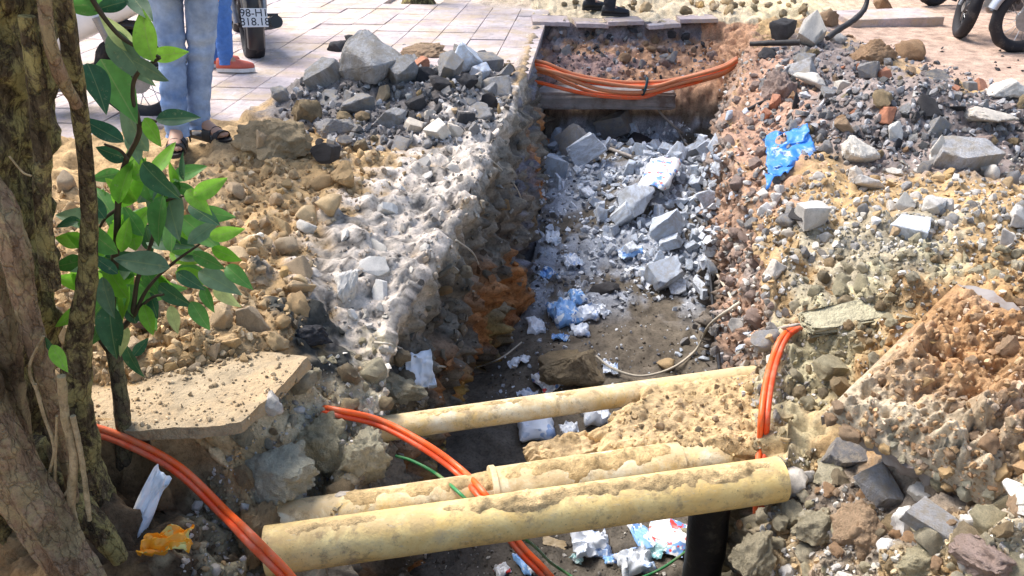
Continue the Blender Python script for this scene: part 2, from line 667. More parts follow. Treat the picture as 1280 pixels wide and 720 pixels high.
# right bank bands, far to near
lay(rgt * pm(.1, .12, .25, (940, 60), (1020, 20), (1180, 100), (1500, 160), (1500, 200), (1100, 200), (1000, 170), (930, 190)) * .9, (.25, .21, .20))
lay(rgt * pm(.05, .1, .2, (905, 60), (960, 40), (1010, 130), (985, 260), (930, 260), (910, 150)) * .85, (.42, .25, .17))
lay(rgt * pm(.0, .1, .2, (1000, 290), (1150, 280), (1180, 350), (1080, 410), (985, 400)) * .8, (.36, .33, .25))
lay(rgt * pm(.0, .1, .2, (985, 370), (1180, 340), (1100, 440), (1030, 560), (985, 500)) * .8, (.42, .37, .23))
lay(rgt * pm(-.1, .1, .2, (990, 560), (1120, 640), (1300, 700), (1300, 800), (980, 800)) * .85, (.47, .40, .27))
lay(rgt * pm(.1, .1, .2, (1130, 360), (1400, 330), (1400, 520), (1050, 530)) * .8, (.40, .23, .10))
lay(rgt * pm(-.1, .08, .15, (1015, 515), (1075, 520), (1260, 620), (1240, 680), (1100, 650), (1010, 570)) * .9, (.24, .20, .16))
# walls
in_t = (depth > .03)[:, None]
lw, rw = (SEGg == 1) & in_t, (SEGg == 3) & in_t
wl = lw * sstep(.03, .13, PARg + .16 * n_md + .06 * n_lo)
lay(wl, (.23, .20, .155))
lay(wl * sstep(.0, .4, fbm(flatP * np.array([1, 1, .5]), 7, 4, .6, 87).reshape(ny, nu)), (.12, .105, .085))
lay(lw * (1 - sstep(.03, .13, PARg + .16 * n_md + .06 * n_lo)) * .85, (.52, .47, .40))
lay(wl * sstep(.05, .35, fbm(flatP * np.array([1, 1, .35]), 3.5, 3, .5, 7).reshape(ny, nu)) * sstep(.2, .5, PARg), (.44, .20, .075))
lay(wl * sstep(-.1, .25, fbm(flatP * np.array([1, 1, .35]), 4.5, 3, .5, 27).reshape(ny, nu)) * sstep(.45, .7, PARg) * sstep(4.4, 3.8, Yg), (.48, .33, .10))
lay(wl * sstep(.1, .5, fbm(flatP, 3.5, 3, .5, 41).reshape(ny, nu)) * sstep(4.2, 4.9, Yg), (.20, .20, .23))
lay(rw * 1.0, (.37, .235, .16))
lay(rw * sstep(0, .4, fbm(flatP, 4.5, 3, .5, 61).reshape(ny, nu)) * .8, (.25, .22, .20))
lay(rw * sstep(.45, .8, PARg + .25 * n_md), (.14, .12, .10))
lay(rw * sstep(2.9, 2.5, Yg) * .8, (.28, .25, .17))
# floor
fl = (SEGg == 2)
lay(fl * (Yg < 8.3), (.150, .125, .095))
lay(fl * sstep(4.3, 4.8, Yg) * sstep(-.45, .2, n_lo + .5 * n_md) * (Yg < 7.4), (.33, .35, .39))
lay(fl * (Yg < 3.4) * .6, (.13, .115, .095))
fw = sstep(Y_END + .02, Y_END + .2, Yg) * ((SEGg == 2) | (SEGg == 3) | (SEGg == 1)) * (Yg < Y_TOP)
lay(fw, (.47, .27, .16))
lay(fw * sstep(-.1, .35, fbm(flatP, 2.6, 3, .5, 91).reshape(ny, nu) - .8 * (Xg - 1.0)), (.30, .20, .175))
lay(fw * sstep(-.22, -.13, Zg + .12 * n_md) * (Xg < 1.9), (.22, .19, .19))
C *= (1 + .22 * n_md)[:, :, None]
C = np.clip(C, .015, .8)
i, j = np.meshgrid(np.arange(ny - 1), np.arange(nu - 1), indexing='ij')
a_ = (i * nu + j).ravel()
TF = np.stack([a_, a_ + 1, a_ + nu + 1, a_ + nu], 1)
M_SOIL = m_soil('soil')
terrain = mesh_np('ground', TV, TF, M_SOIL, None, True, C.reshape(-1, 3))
tag(terrain, 'earth ground of the dug up pavement with the trench cut through it', kind='structure')
bpy.context.view_layer.update()
_Ct = C.reshape(-1, 3)


from mathutils.bvhtree import BVHTree
_dg = bpy.context.evaluated_depsgraph_get()
TERR_BVH = BVHTree.FromObject(terrain, _dg)
CASTERS = []                              # (tree, colour) of broad things that carry stones too


def add_caster(o, col):
    bpy.context.view_layer.update()
    me = o.data
    M = o.matrix_world
    CASTERS.append((BVHTree.FromPolygons([M @ v.co for v in me.vertices], [p.vertices[:] for p in me.polygons]), np.array(col)))


def _cast(o, d):
    loc, nor, fi, dist = TERR_BVH.ray_cast(o, d)
    col = _Ct[TF[fi][0]] if loc is not None else None
    for tr, c in CASTERS:
        l2, n2, f2, d2 = tr.ray_cast(o, d)
        if l2 is not None and (loc is None or d2 < dist):
            loc, nor, dist, col = l2, n2, d2, c
    if loc is None:
        return None
    if nor.dot(d) > 0:
        nor = -nor
    return loc, nor, col


def cast(px, py):
    return _cast(Vector((0, 0, CAM_H)), ray(px, py).normalized())


def drop(x, y):
    h = _cast(Vector((x, y, 5)), Vector((0, 0, -1)))
    return h or (Vector((x, y, 0)), Vector((0, 0, 1)), tan_)
# ------------------------------------------------------------------ materials of the small things
M_CONC = m_rock('grey_concrete', [(.24, .235, .24), (.42, .41, .41), (.33, .325, .33), (.52, .51, .51), (.20, .195, .20), (.38, .37, .37)], 0.7, .6, 12, dust=(.44, .38, .30))
M_CREAM = m_rock('cream_lump', [(.72, .67, .50), (.66, .61, .45)], .8, .45)
M_WALL = m_rock('wall_earth', [(.36, .31, .23), (.46, .39, .28), (.32, .29, .24), (.52, .33, .16), (.42, .38, .31)], .9, .6)
M_LGREY = m_rock('light_grey_concrete', [(.46, .46, .47), (.54, .54, .55)], 0.8, .6, 12, dust=(.40, .36, .30))
M_DARK = m_rock('dark_asphalt', [(.045, .045, .05), (.09, .085, .085), (.06, .055, .055)], 0.6)
M_TAN = m_rock('tan_stone', [(.50, .34, .17), (.40, .27, .14), (.60, .44, .25), (.46, .33, .20), (.36, .28, .19), (.55, .36, .15)], 0.5, 0.5)
M_PALE = m_rock('pale_stone', [(.62, .57, .49), (.50, .46, .40), (.70, .67, .62), (.44, .41, .37), (.58, .50, .40)], 0.4, 0.5)
M_TILE = m_rock('broken_tile', [(.60, .67, .76), (.48, .54, .62), (.72, .76, .82), (.54, .60, .69), (.40, .45, .53), (.66, .72, .79)], 0.4, 0.4, dust=(.42, .42, .42))
M_CLOD = m_rock('soil_clod', [(.44, .32, .18), (.36, .27, .16), (.52, .39, .23), (.34, .28, .19), (.48, .33, .18), (.42, .36, .23)], 0.8, 0.7)
M_OLIVE = m_rock('olive_clod', [(.64, .55, .35), (.56, .49, .32), (.70, .62, .43), (.50, .43, .29), (.72, .64, .47)], 0.8, 0.7)
M_BRICK = m_rock('brick_lump', [(.45, .17, .09), (.50, .24, .15)], 0.5, 0.5)
M_PINK = m_rock('pink_clod', [(.50, .37, .31)], 0.8, 0.5)
M_RUST = m_rock('rusty_clod', [(.58, .35, .19), (.50, .32, .19), (.62, .43, .27), (.44, .31, .21)], 0.8, 0.6)


# ------------------------------------------------------------------ stone shapes
def ico(sub):
    bm = bmesh.new()
    bmesh.ops.create_icosphere(bm, subdivisions=sub, radius=1)
    V = np.array([v.co[:] for v in bm.verts])
    Fc = np.array([[v.index for v in f.verts] for f in bm.faces])
    bm.free()
    return V, Fc


ICO1, ICO2, ICO3 = ico(1), ico(2), ico(3)


def hull_arrays(pts, sub=0, smooth_it=0, bev=0.0):
    bm = bmesh.new()
    for p in pts:
        bm.verts.new(p)
    r = bmesh.ops.convex_hull(bm, input=bm.verts[:])
    junk = [e for e in r['geom_interior'] + r['geom_unused'] if isinstance(e, bmesh.types.BMVert) and e.is_valid]
    if junk:
        bmesh.ops.delete(bm, geom=list(set(junk)), context='VERTS')
    bmesh.ops.dissolve_limit(bm, angle_limit=R(12), verts=bm.verts[:], edges=bm.edges[:])
    if bev:
        bmesh.ops.bevel(bm, geom=bm.edges[:], offset=bev, segments=1, affect='EDGES')
    bmesh.ops.triangulate(bm, faces=bm.faces[:])
    if sub:
        bmesh.ops.subdivide_edges(bm, edges=bm.edges[:], cuts=sub, use_grid_fill=True)
        bmesh.ops.triangulate(bm, faces=bm.faces[:])
        for _ in range(smooth_it):
            bmesh.ops.smooth_vert(bm, verts=bm.verts[:], factor=0.5, use_axis_x=True, use_axis_y=True, use_axis_z=True)
    bm.verts.index_update()
    V = np.array([v.co[:] for v in bm.verts])
    Fc = np.array([[v.index for v in f.verts] for f in bm.faces])
    bm.free()
    return V, Fc


def rnd_pts(n, asp):
    p = RNG.normal(size=(n, 3))
    p /= np.linalg.norm(p, axis=1)[:, None]
    p *= (0.75 + .35 * RNG.random((n, 1)))
    return p * np.array(asp)


def chips(V, seed, amp, freq):
    w_, i_ = worley(V, freq, seed)
    return amp * (np.clip(.7 - w_, 0, 1) - .25) * (.4 + .6 * (i_ % 5) / 4)


def flats(V, n, lo, hi, k=.9):
    for _ in range(n):
        d = RNG.normal(size=3)
        d /= np.linalg.norm(d)
        h = lo + (hi - lo) * RNG.random()
        ex = np.clip(V @ d - h, 0, None)
        V = V - ex[:, None] * d * k
    return V


def shape_angular(hi=True):
    V, Fc = hull_arrays(rnd_pts(RNG.integers(8, 14), (1, .6 + .35 * RNG.random(), .5 + .35 * RNG.random())), 4 if hi else 0, 1 if hi else 0, .04 if hi else 0)
    if hi:
        off = RNG.random() * 50
        V = V * (1 + .08 * fbm(V, 2.2, 3, .55, off) + .05 * fbm(V, 7, 3, .6, off) + chips(V, off, .10, 4))[:, None]
    return V, Fc


def shape_slab(hi=True):
    """broken piece of a tile or slab: irregular outline, two flat faces"""
    k = RNG.integers(4, 8)
    an = np.sort((np.arange(k) + .8 * (RNG.random(k) - .5)) / k * 2 * PI)
    r = .70 + .5 * RNG.random(k)
    asp = .6 + .4 * RNG.random()
    th = .13 + .2 * RNG.random()
    top = np.stack([np.cos(an) * r, np.sin(an) * r * asp, np.full(k, th) + .05 * RNG.normal(size=k)], 1)
    bot = top * np.array([.85 + .25 * RNG.random(), .92, -1])
    V, Fc = hull_arrays(np.vstack([top, bot]), 4 if hi else 0, 0, .02 if hi else 0)
    if hi:
        off = RNG.random() * 50
        rim = np.clip(np.hypot(V[:, 0], V[:, 1]) * 2 - .6, .25, 1)
        V = V + ((.05 * fbm(V, 3, 3, .5, off) + .05 * fbm(V, 9, 2, .6, off)) * rim)[:, None] * V
    return V, Fc


def shape_block(hi=True):
    s = np.array([1, .55 + .4 * RNG.random(), .35 + .35 * RNG.random()])
    c = np.array([[x, y, z] for x in (-1, 1) for y in (-1, 1) for z in (-1, 1)], float) * s
    c += RNG.normal(size=c.shape) * .13
    extra = []
    for q in c:
        if RNG.random() < .45:
            f = .35 + .4 * RNG.random()
            extra += [q * np.array([f, 1, 1]), q * np.array([1, f, 1]), q * np.array([1, 1, f])]
        else:
            extra.append(q)
    V, Fc = hull_arrays(np.array(extra), 4 if hi else 0, 0, .03 if hi else 0)
    if hi:
        off = RNG.random() * 50
        side = RNG.integers(0, 3)
        brk = sstep(.0, .5, V[:, side])           # one end is a rough fracture
        V = V * (1 + .04 * fbm(V, 3, 3, .5, off) + .03 * fbm(V, 9, 2, .6, off) + brk * (chips(V, off, .16, 3.5) + .06 * fbm(V, 6, 3, .6, off)))[:, None]
    return V, Fc


def shape_round(hi=True):
    V, Fc = ICO3 if hi else ICO1
    a = np.array([1, .65 + .3 * RNG.random(), .5 + .3 * RNG.random()])
    off = RNG.random() * 60
    V = V * (1 + .25 * fbm(V, .9, 2, .5, off))[:, None]
    V = flats(V, 10, .45, .8)
    V = V * (1 + .07 * fbm(V, 3.5, 3, .6, off) + .03 * fbm(V, 10, 2, .6, off) + chips(V, off, .07, 3))[:, None]
    return V * a, Fc


def shape_clod(hi=True):
    V, Fc = ICO3 if hi else ICO1
    a = np.array([1, .7 + .3 * RNG.random(), .55 + .3 * RNG.random()])
    off = RNG.random() * 60
    if hi:
        V = flats(V * (1 + .35 * fbm(V, 1.0, 3, .55, off))[:, None], 5, .55, .85)
        V = V * (1 + chips(V, off, .45, 2.3) + chips(V, off + 7, .22, 5.0) + .08 * fbm(V, 7, 3, .6, off))[:, None]
    else:
        V = V * (1 + .35 * RNG.normal(size=(len(V), 1)) * .6)
    return V * a, Fc


ICO5 = ico(5)


def shape_bigclod(hi=True):
    V, Fc = ICO5
    a = np.array([1, .7 + .3 * RNG.random(), .55 + .35 * RNG.random()])
    off = RNG.random() * 60
    V = flats(V * (1 + .4 * fbm(V, 1.0, 3, .55, off))[:, None], 7, .5, .85)
    V = V * (1 + chips(V, off, .40, 2.1) + chips(V, off + 7, .26, 4.6) + chips(V, off + 17, .09, 9.) + .05 * fbm(V, 6, 3, .55, off))[:, None]
    return V * a, Fc


def shape_bigrock(hi=True):
    V, Fc = hull_arrays(rnd_pts(RNG.integers(9, 14), (1, .6 + .35 * RNG.random(), .5 + .35 * RNG.random())), 9, 2, .05)
    off = RNG.random() * 50
    V = V * (1 + .10 * fbm(V, 2.0, 4, .55, off) + .05 * fbm(V, 8, 3, .65, off) + chips(V, off, .14, 3) + chips(V, off + 9, .05, 9))[:, None]
    return V, Fc


def pool(name, fn, n, mat, sharp=R(32)):
    out = []
    for _ in range(n):
        V, Fc = fn()
        V = V / (np.abs(V).max(0)[0])
        out.append(mesh_np(name, V, Fc, mat, None, True, None, False, sharp))
    return out


POOL = {}


def get_pool(shape, mat):
    k = (shape, mat.name)
    if k not in POOL:
        fn = {'angular': shape_angular, 'slab': shape_slab, 'block': shape_block, 'round': shape_round, 'clod': shape_clod,
              'bigclod': shape_bigclod, 'bigrock': shape_bigrock}[shape]
        n = {'angular': 10, 'slab': 10, 'block': 10, 'round': 9, 'clod': 9, 'bigclod': 4, 'bigrock': 4}[shape]
        POOL[k] = pool(shape + '_stone', fn, n, mat, R(32) if shape in ('angular', 'slab', 'block', 'bigrock') else R(50))
    return POOL[k]


NAMES_N = {}


def stone(name, me, loc, size, rot, label, cat, group=None, sc=(1, 1, 1)):
    o = bpy.data.objects.new(name, me)
    o.location = loc
    o.scale = (size * sc[0], size * sc[1], size * sc[2])
    o.rotation_euler = rot
    COL.objects.link(o)
    NAMES_N[name] = NAMES_N.get(name, 0) + 1
    return tag(o, label, cat, group)


def in_poly(px, py, pts):
    c = False
    n = len(pts)
    for i in range(n):
        a, b = pts[i], pts[(i + 1) % n]
        if (a[1] > py) != (b[1] > py) and px < a[0] + (py - a[1]) * (b[0] - a[0]) / (b[1] - a[1]):
            c = not c
    return c


def sample_poly(pts, tries=400):
    x0, x1 = min(p[0] for p in pts), max(p[0] for p in pts)
    y0, y1 = min(p[1] for p in pts), max(p[1] for p in pts)
    for _ in range(tries):
        q = (random.uniform(x0, x1), random.uniform(y0, y1))
        if in_poly(*q, pts):
            return q
    return pts[0]


TAKEN = []
ANCH = [(455, 78, 'the largest grey chunk'), (523, 85, 'the orange brick piece'), (590, 82, 'the upright tile shards'), (535, 158, 'the broken white bowl'), (410, 200, 'the dark upright shard'),
        (440, 218, 'the knobbly tan stone'), (345, 172, 'the rounded soil heap'), (245, 190, 'the black sandals'), (318, 400, 'the broad orange tan stone'), (388, 418, 'the black asphalt patch'),
        (434, 335, 'the whitish lime lump'), (345, 600, 'the big cream lump'), (523, 460, 'the white bag scrap'), (415, 513, 'the middle orange pair start'), (190, 385, 'the pinkish boulder'),
        (240, 490, 'the sand covered slab'), (290, 650, 'the left orange pair'), (380, 690, 'the left pipe end'), (830, 348, 'the square tile block'), (832, 292, 'the upright oblong block'),
        (785, 270, 'the brightest tile piece'), (825, 230, 'the white carton'), (695, 213, 'the pale blue tile'), (768, 165, 'the grey block under the beam'), (708, 445, 'the trench boulder'),
        (710, 395, 'the blue crumpled bag'), (884, 340, 'the black wall cable'), (806, 105, 'the tied cable bundle'), (985, 190, 'the blue plastic sheet'), (1070, 192, 'the cream boulder'),
        (1198, 196, 'the long grey slab'), (1232, 146, 'the long pale stone'), (1160, 92, 'the pale grey ridge chunk'), (1012, 270, 'the cream block'), (1135, 290, 'the bluish tile piece'),
        (1010, 46, 'the white faced slab'), (1095, 68, 'the dark brown ridge clod'), (1080, 395, 'the flat stone ledge'), (985, 430, 'the right orange pair'), (1028, 520, 'the tip of the tilted slab'),
        (1235, 555, 'the purplish lump'), (1270, 545, 'the orange brick lump'), (1142, 562, 'the finger shaped mortar lump'), (1085, 640, 'the big rusty clod'), (975, 600, 'the right pipe end'),
        (900, 660, 'the black standing pipe'), (1235, 690, 'the bottom right corner clod'), (1258, 110, 'the ridge end chunk'), (1105, 24, 'the flat concrete slab'), (765, 22, 'the black shoes')]
LABELLED = {}
NOUN = {'rubble_chunk': 'piece', 'stone': 'stone', 'lime_lump': 'lump', 'soil_clod': 'clod', 'tile_fragment': 'tile piece', 'dark_pebble': 'pebble', 'pebble': 'pebble', 'wall_lump': 'wall lump'}
SHW = {'angular': 'jagged', 'block': 'blocky', 'slab': 'flat', 'round': 'rounded', 'clod': 'crumbly', 'bigclod': 'craggy', 'bigrock': 'craggy'}
COLW = {'grey_concrete': 'grey concrete', 'dark_asphalt': 'black', 'tan_stone': 'tan', 'pale_stone': 'pale', 'broken_tile': 'bluish white', 'soil_clod': 'brown', 'olive_clod': 'olive', 'pink_clod': 'pinkish', 'brick_lump': 'reddish brick', 'wall_earth': 'earthy', 'cream_lump': 'cream', 'light_grey_concrete': 'light grey', 'rusty_clod': 'rusty'}


def one_label(o, name, shp, mat, loc, s):
    u, v = pix(loc)
    d = loc.y * CP - (loc.z - CAM_H) * SP
    dia = 2 * s * F / d
    if dia < 12:
        return
    ax, ay, an = min(ANCH, key=lambda t: (t[0] - u) ** 2 + (t[1] - v) ** 2)
    dx, dy = u - ax, v - ay
    pos = ('right of' if dx > 0 else 'left of') if abs(dx) > abs(dy) else ('in front of' if dy > 0 else 'behind')
    size = 'large' if dia > 36 else 'middling' if dia > 20 else 'small'
    base = f"{size} {SHW[shp]} {COLW[mat.name]} {NOUN[name]} {pos} {an}"
    LABELLED.setdefault(base, []).append((math.hypot(dx, dy), o))


ORD = ['nearest', 'second nearest', 'third nearest', 'fourth nearest', 'fifth nearest', 'sixth nearest', 'seventh nearest', 'eighth nearest', 'ninth nearest', 'tenth nearest']


def write_labels():
    for base, L in LABELLED.items():
        L.sort(key=lambda t: t[0])
        for k, (_, o) in enumerate(L[:10]):
            t = base if len(L) == 1 else ORD[k] + ' ' + base
            ws = t.split()
            if len(ws) > 16:
                t = ' '.join(x for x in ws if x not in ('large', 'middling', 'small'))
            o['label'] = t


def rand_rot(nor, flat):
    if random.random() < flat:
        q = Vector((0, 0, 1)).rotation_difference(nor)
        q = q @ Euler((random.gauss(0, .25), random.gauss(0, .25), random.uniform(0, 6.28))).to_quaternion()
    else:
        q = Euler((random.uniform(0, 6.28), random.uniform(0, 6.28), random.uniform(0, 6.28))).to_quaternion()
    return q.to_euler()


def scatter(name, label, cat, group, poly, n, smin, smax, kinds, power=2.2, flat=.4, sink=.25, gap=.75, lift=0.0):
    """n stones of radius smin..smax (metres) lying on the ground inside a patch"""
    done = 0
    for _ in range(n * 6):
        if done >= n:
            break
        q = sample_poly(poly)
        h = cast(*q)
        if h is None:
            continue
        loc, nor, _c = h
        s = smin * (smax / smin) ** (random.random() ** power)
        if any((loc - l).length_squared < (gap * (s + r)) ** 2 for l, r in TAKEN[-500:]):
            continue
        TAKEN.append((loc, s))
        shp, mat = random.choice(kinds)
        me = random.choice(get_pool(shp, mat))
        p = loc + nor * s * (.5 - sink + lift * random.random())
        o = stone(name, me, p, s, rand_rot(nor, flat), label, cat, group)
        one_label(o, name, shp, mat, p, s)
        done += 1


def hero(name, px, py, wpx, hpx, shape, mat, label, cat, rot=None, group=None, sink=.3, asp=1.0, var=None):
    """one singled out stone: centre, width and height in picture pixels become metres where it lies"""
    h = cast(px, py + hpx * .2)
    if h is None:
        return
    loc, nor, _c = h
    if max(wpx, hpx) > 48:
        shape = {'clod': 'bigclod', 'angular': 'bigrock', 'round': 'bigrock'}.get(shape, shape)
    d = (loc.y * CP - (loc.z - CAM_H) * SP)
    sx, sz = wpx * d / F / 2, hpx * d / F / 2
    pl = get_pool(shape, mat)
    me = pl[(var if var is not None else random.randrange(99)) % len(pl)]
    dim = [max(abs(v.co[i]) for v in me.vertices) for i in range(3)]
    o = bpy.data.objects.new(name, me)
    o.scale = (sx / dim[0], (sx + sz) / 2 * asp / dim[1], sz * 1.05 / dim[2])
    o.rotation_euler = rot or (random.uniform(-.15, .15), random.uniform(-.15, .15), random.uniform(-.3, .3))
    o.location = loc + Vector((0, 0, 1)) * sz * (1 - 2 * sink)
    TAKEN.append((loc, max(sx, sz) * .8))
    COL.objects.link(o)
    return tag(o, label, cat, group)


LOWP = {}


def stuff(name, patches, mat=None, label=None, kinds=('round', 'angular')):
    """uncountable small lumps joined into one mesh, each coloured like the earth or stone it is.
    patches: (poly, n, smin, smax, colours or None, tint)"""
    for k in kinds:
        if k not in LOWP:
            fn = {'angular': shape_angular, 'slab': shape_slab, 'block': shape_block, 'round': shape_round, 'clod': shape_clod}[k]
            LOWP[k] = [fn(False) for _ in range(10)]
    VV, FF, CC, o = [], [], [], 0
    for poly, n, smin, smax, cols, mixin in patches:
        for _ in range(n):
            h = cast(*sample_poly(poly))
            if h is None:
                continue
            loc, nor, c = h
            s = smin * (smax / smin) ** (random.random() ** 2)
            V, Fc = random.choice(LOWP[random.choice(kinds)])
            M = np.array(rand_rot(nor, .3).to_matrix())
            p = np.array(loc + nor * s * .25)
            VV.append(V @ M.T * s + p)
            FF.append(Fc + o)
            o += len(V)
            c = np.array(c)
            if cols and random.random() < mixin:
                c = np.array(random.choice(cols))
            CC.append(np.tile(c * random.uniform(.65, 1.3), (len(V), 1)))
    ob = mesh_np(name, np.vstack(VV), np.vstack(FF), mat or M_GRIT, None, True, np.clip(np.vstack(CC), .01, .85), sharp=R(40))
    return tag(ob, label, None, None, 'stuff')


M_GRIT = m_soil('grit', .4, 120)
# ------------------------------------------------------------------ pipes across the trench
def up_dust(k, c, dust, lo, hi, scale=9, amt=.9):
    """dust and dried mud that settled on what faces up, broken by noise"""
    g = k.geo()
    sep = k.n('ShaderNodeSeparateXYZ')
    k.l(g.outputs['Normal'], sep.inputs[0])
    n = k.noise(g.outputs['Position'], scale, 6, .7, dist=.5)
    f = k.math('ADD', sep.outputs[2], k.math('MULTIPLY', k.math('SUBTRACT', n, .5), 2.6))
    return k.mix(k.ramp(f, [(lo, 0.0), (hi, amt)]), c, dust)


def m_pipe(name, base, crust, lo):
    k = NT(name, 0.5, 0.4)
    p = k.geo().outputs['Position']
    n1 = k.noise(p, 4.5, 7, .72, dist=.8)
    n2 = k.noise(p, 20, 6, .75)
    n3 = k.noise(p, 95, 3, .7)
    c = k.mix(k.ramp(n1, [(.34, 0.0), (.62, .95)]), base, (.72, .49, .17))
    c = k.mix(k.ramp(n2, [(.50, 0.0), (.72, .6)]), c, (.44, .36, .24))
    c = up_dust(k, c, crust, lo, lo + .75, 8, .92)
    c = k.mix(k.ramp(k.noise(p, 15, 6, .75), [(.54, 0), (.66, .75)]), c, (.28, .20, .11))
    mp = k.n('ShaderNodeMapping')
    mp.inputs['Scale'].default_value = (3, 14, 14)
    k.l(p, mp.inputs[0])
    c = k.mix(k.ramp(k.noise(mp.outputs[0], 6, 4, .7), [(.60, 0), (.70, .5)]), c, (.50, .46, .38))
    c = k.mix(k.ramp(n3, [(.62, 0), (.72, .6)]), c, (.10, .07, .035))
    k.color(c)
    k.l(k.ramp(n2, [(.4, .4), (.6, .9)]), k.b.inputs['Roughness'])
    k.bump(k.math('ADD', n2, k.math('MULTIPLY', n3, .5)), .35, .008)
    return k.m


M_PIPE = m_pipe('cream_pipe', (.84, .67, .30), (.56, .40, .18), .70)
M_PIPE2 = m_pipe('pale_pipe', (.78, .74, .58), (.58, .43, .23), .75)
M_TANSOIL = m_soil('sandy_soil', .7, 60)
M_CRUST = m_rock('dirt_crust', [(.54, .38, .18)], .9, .75, 34)


def crust(name, p0, p1, r, t0, t1, thick, parent, thr=0.0, span=1.15, seed=0.0, mat=None):
    """dirt lying along the top of a pipe"""
    p0, p1 = Vector(p0), Vector(p1)
    ax = (p1 - p0).normalized()
    up = (Vector((0, 0, 1)) - ax * ax.z).normalized()
    sd_ = ax.cross(up)
    ns, na = 150, 26
    S, A = np.meshgrid(np.linspace(t0, t1, ns), np.linspace(-span, span, na), indexing='ij')
    ctr = np.array(p0)[None] + S.ravel()[:, None] * np.array(p1 - p0)[None]
    dirv = np.cos(A.ravel())[:, None] * np.array(up)[None] + np.sin(A.ravel())[:, None] * np.array(sd_)[None]
    q = ctr + dirv * r
    n = .9 * fbm(q, 6, 4, .6, seed) + .25 * fbm(q, 30, 3, .6, seed) - thr
    edge = np.clip((1 - np.abs(A.ravel()) / span) * 2.5, 0, 1) * np.clip(np.minimum(S.ravel() - t0, t1 - S.ravel()) / .03, 0, 1)
    ridge = 1.25 - 2.0 * np.abs(A.ravel()) / span
    hgt = np.clip(n * .9 + ridge * .7, -.3, 1.1) * edge * thick - .0015
    hgt += np.clip(hgt, 0, None) * np.clip(.5 - worley(q, 40, seed)[0], 0, 1) * 1.5
    V = ctr + dirv * (r + hgt)[:, None]
    i, j = np.meshgrid(np.arange(ns - 1), np.arange(na - 1), indexing='ij')
    a = (i * na + j).ravel()
    cc = np.array([.56, .40, .20]) * (1 + .35 * fbm(q, 9, 3, .5, seed + 5))[:, None]
    return mesh_np(name, V, np.stack([a, a + 1, a + na + 1, a + na], 1), M_TANSOIL, parent, True, np.clip(cc, .1, .8))


def pipe(label, p0, p1, r, mat, ext=.15):
    p0, p1 = Vector(p0), Vector(p1)
    ax = (p1 - p0).normalized()
    o = empty('water_pipe', p0, 0, label, 'pipe', 'pale water pipes across the trench')
    inv = -p0
    a, b = p0 - ax * ext, p1 + ax * .02
    pts = [a.lerp(b, t) for t in np.linspace(0, 1, 40)]
    tb = tube('pipe_wall', [q + inv for q in pts], r, mat, o, n=60, sides=28, noise=.012, nfreq=5)
    return o, p0, p1


PA0, PA1 = at(350, 686, -.36), at(968, 600, -.33)
oA, _, _ = pipe('nearest and thickest cream pipe across the bottom of the photo, dirt along its top', PA0, PA1, .073, M_PIPE, .04)
c_ = crust('dirt_crust', PA0, PA1, .073, .36, 1.0, .016, oA, .15, .85, 3.0)
c_.location = -PA0
c_ = crust('dirt_crust', PA0, PA1, .073, .0, .42, .007, oA, .75, .9, 13.0)
c_.location = -PA0
PB0, PB1 = at(400, 645, -.42), at(915, 570, -.42)
oB, _, _ = pipe('middle pipe with a wide collar half buried in tan soil', PB0, PB1, .064, M_PIPE2, .2)
c_ = crust('dirt_crust', PB0, PB1, .064, .05, .5, .008, oB, .2, 1.2, 33.0)
c_.location = -PB0
ax = (PB1 - PB0)
col_pts = [PB0 + ax * t - PB0 for t in np.linspace(.40, .86, 20)]
tube('pipe_collar', col_pts, .078, M_PIPE2, oB, n=40, sides=28, noise=.012, nfreq=5)
tube('collar_rim', [ax * .392, ax * .405], .085, M_PIPE2, oB, n=4, sides=28)
c_ = crust('dirt_crust', PB0, PB1, .078, .41, .84, .012, oB, .1, 1.2, 43.0)
c_.location = -PB0
PC0, PC1 = at(500, 533, -.4), at(975, 466, -.4)
oC, _, _ = pipe('farthest and thinnest pale pipe, spanning the trench behind the soil lump', PC0, PC1, .047, M_PIPE2, .15)
c_ = crust('dirt_crust', PC0, PC1, .047, 0, .45, .007, oC, .6, 1.0, 53.0)
c_.location = -PC0
print('pipes', PA0, PA1, PB0, PB1, PC0, PC1)

# lump of tan soil bridging the two rear pipes
def blob(name, c, s, rz, mat, label=None, cat=None, parent=None, freq=3.0, amp=.18, flat_top=0.0, tilt=(0, 0), sub=5, seed=0.0):
    V, Fc = ico(sub)
    n = fbm(V, freq * .5, 4, .55, seed)
    w_, _ = worley(V, freq * 1.8, seed)
    V = V * (1 + amp * n + amp * .5 * (.5 - w_) + .02 * fbm(V, freq * 5, 2, .5, seed))[:, None]
    V = V * np.array(s)
    M = np.array(Euler((tilt[0], tilt[1], rz)).to_matrix())
    o = mesh_np(name, V @ M.T, Fc, mat, parent, True)
    o.location = c
    if label:
        tag(o, label, cat)
    return o




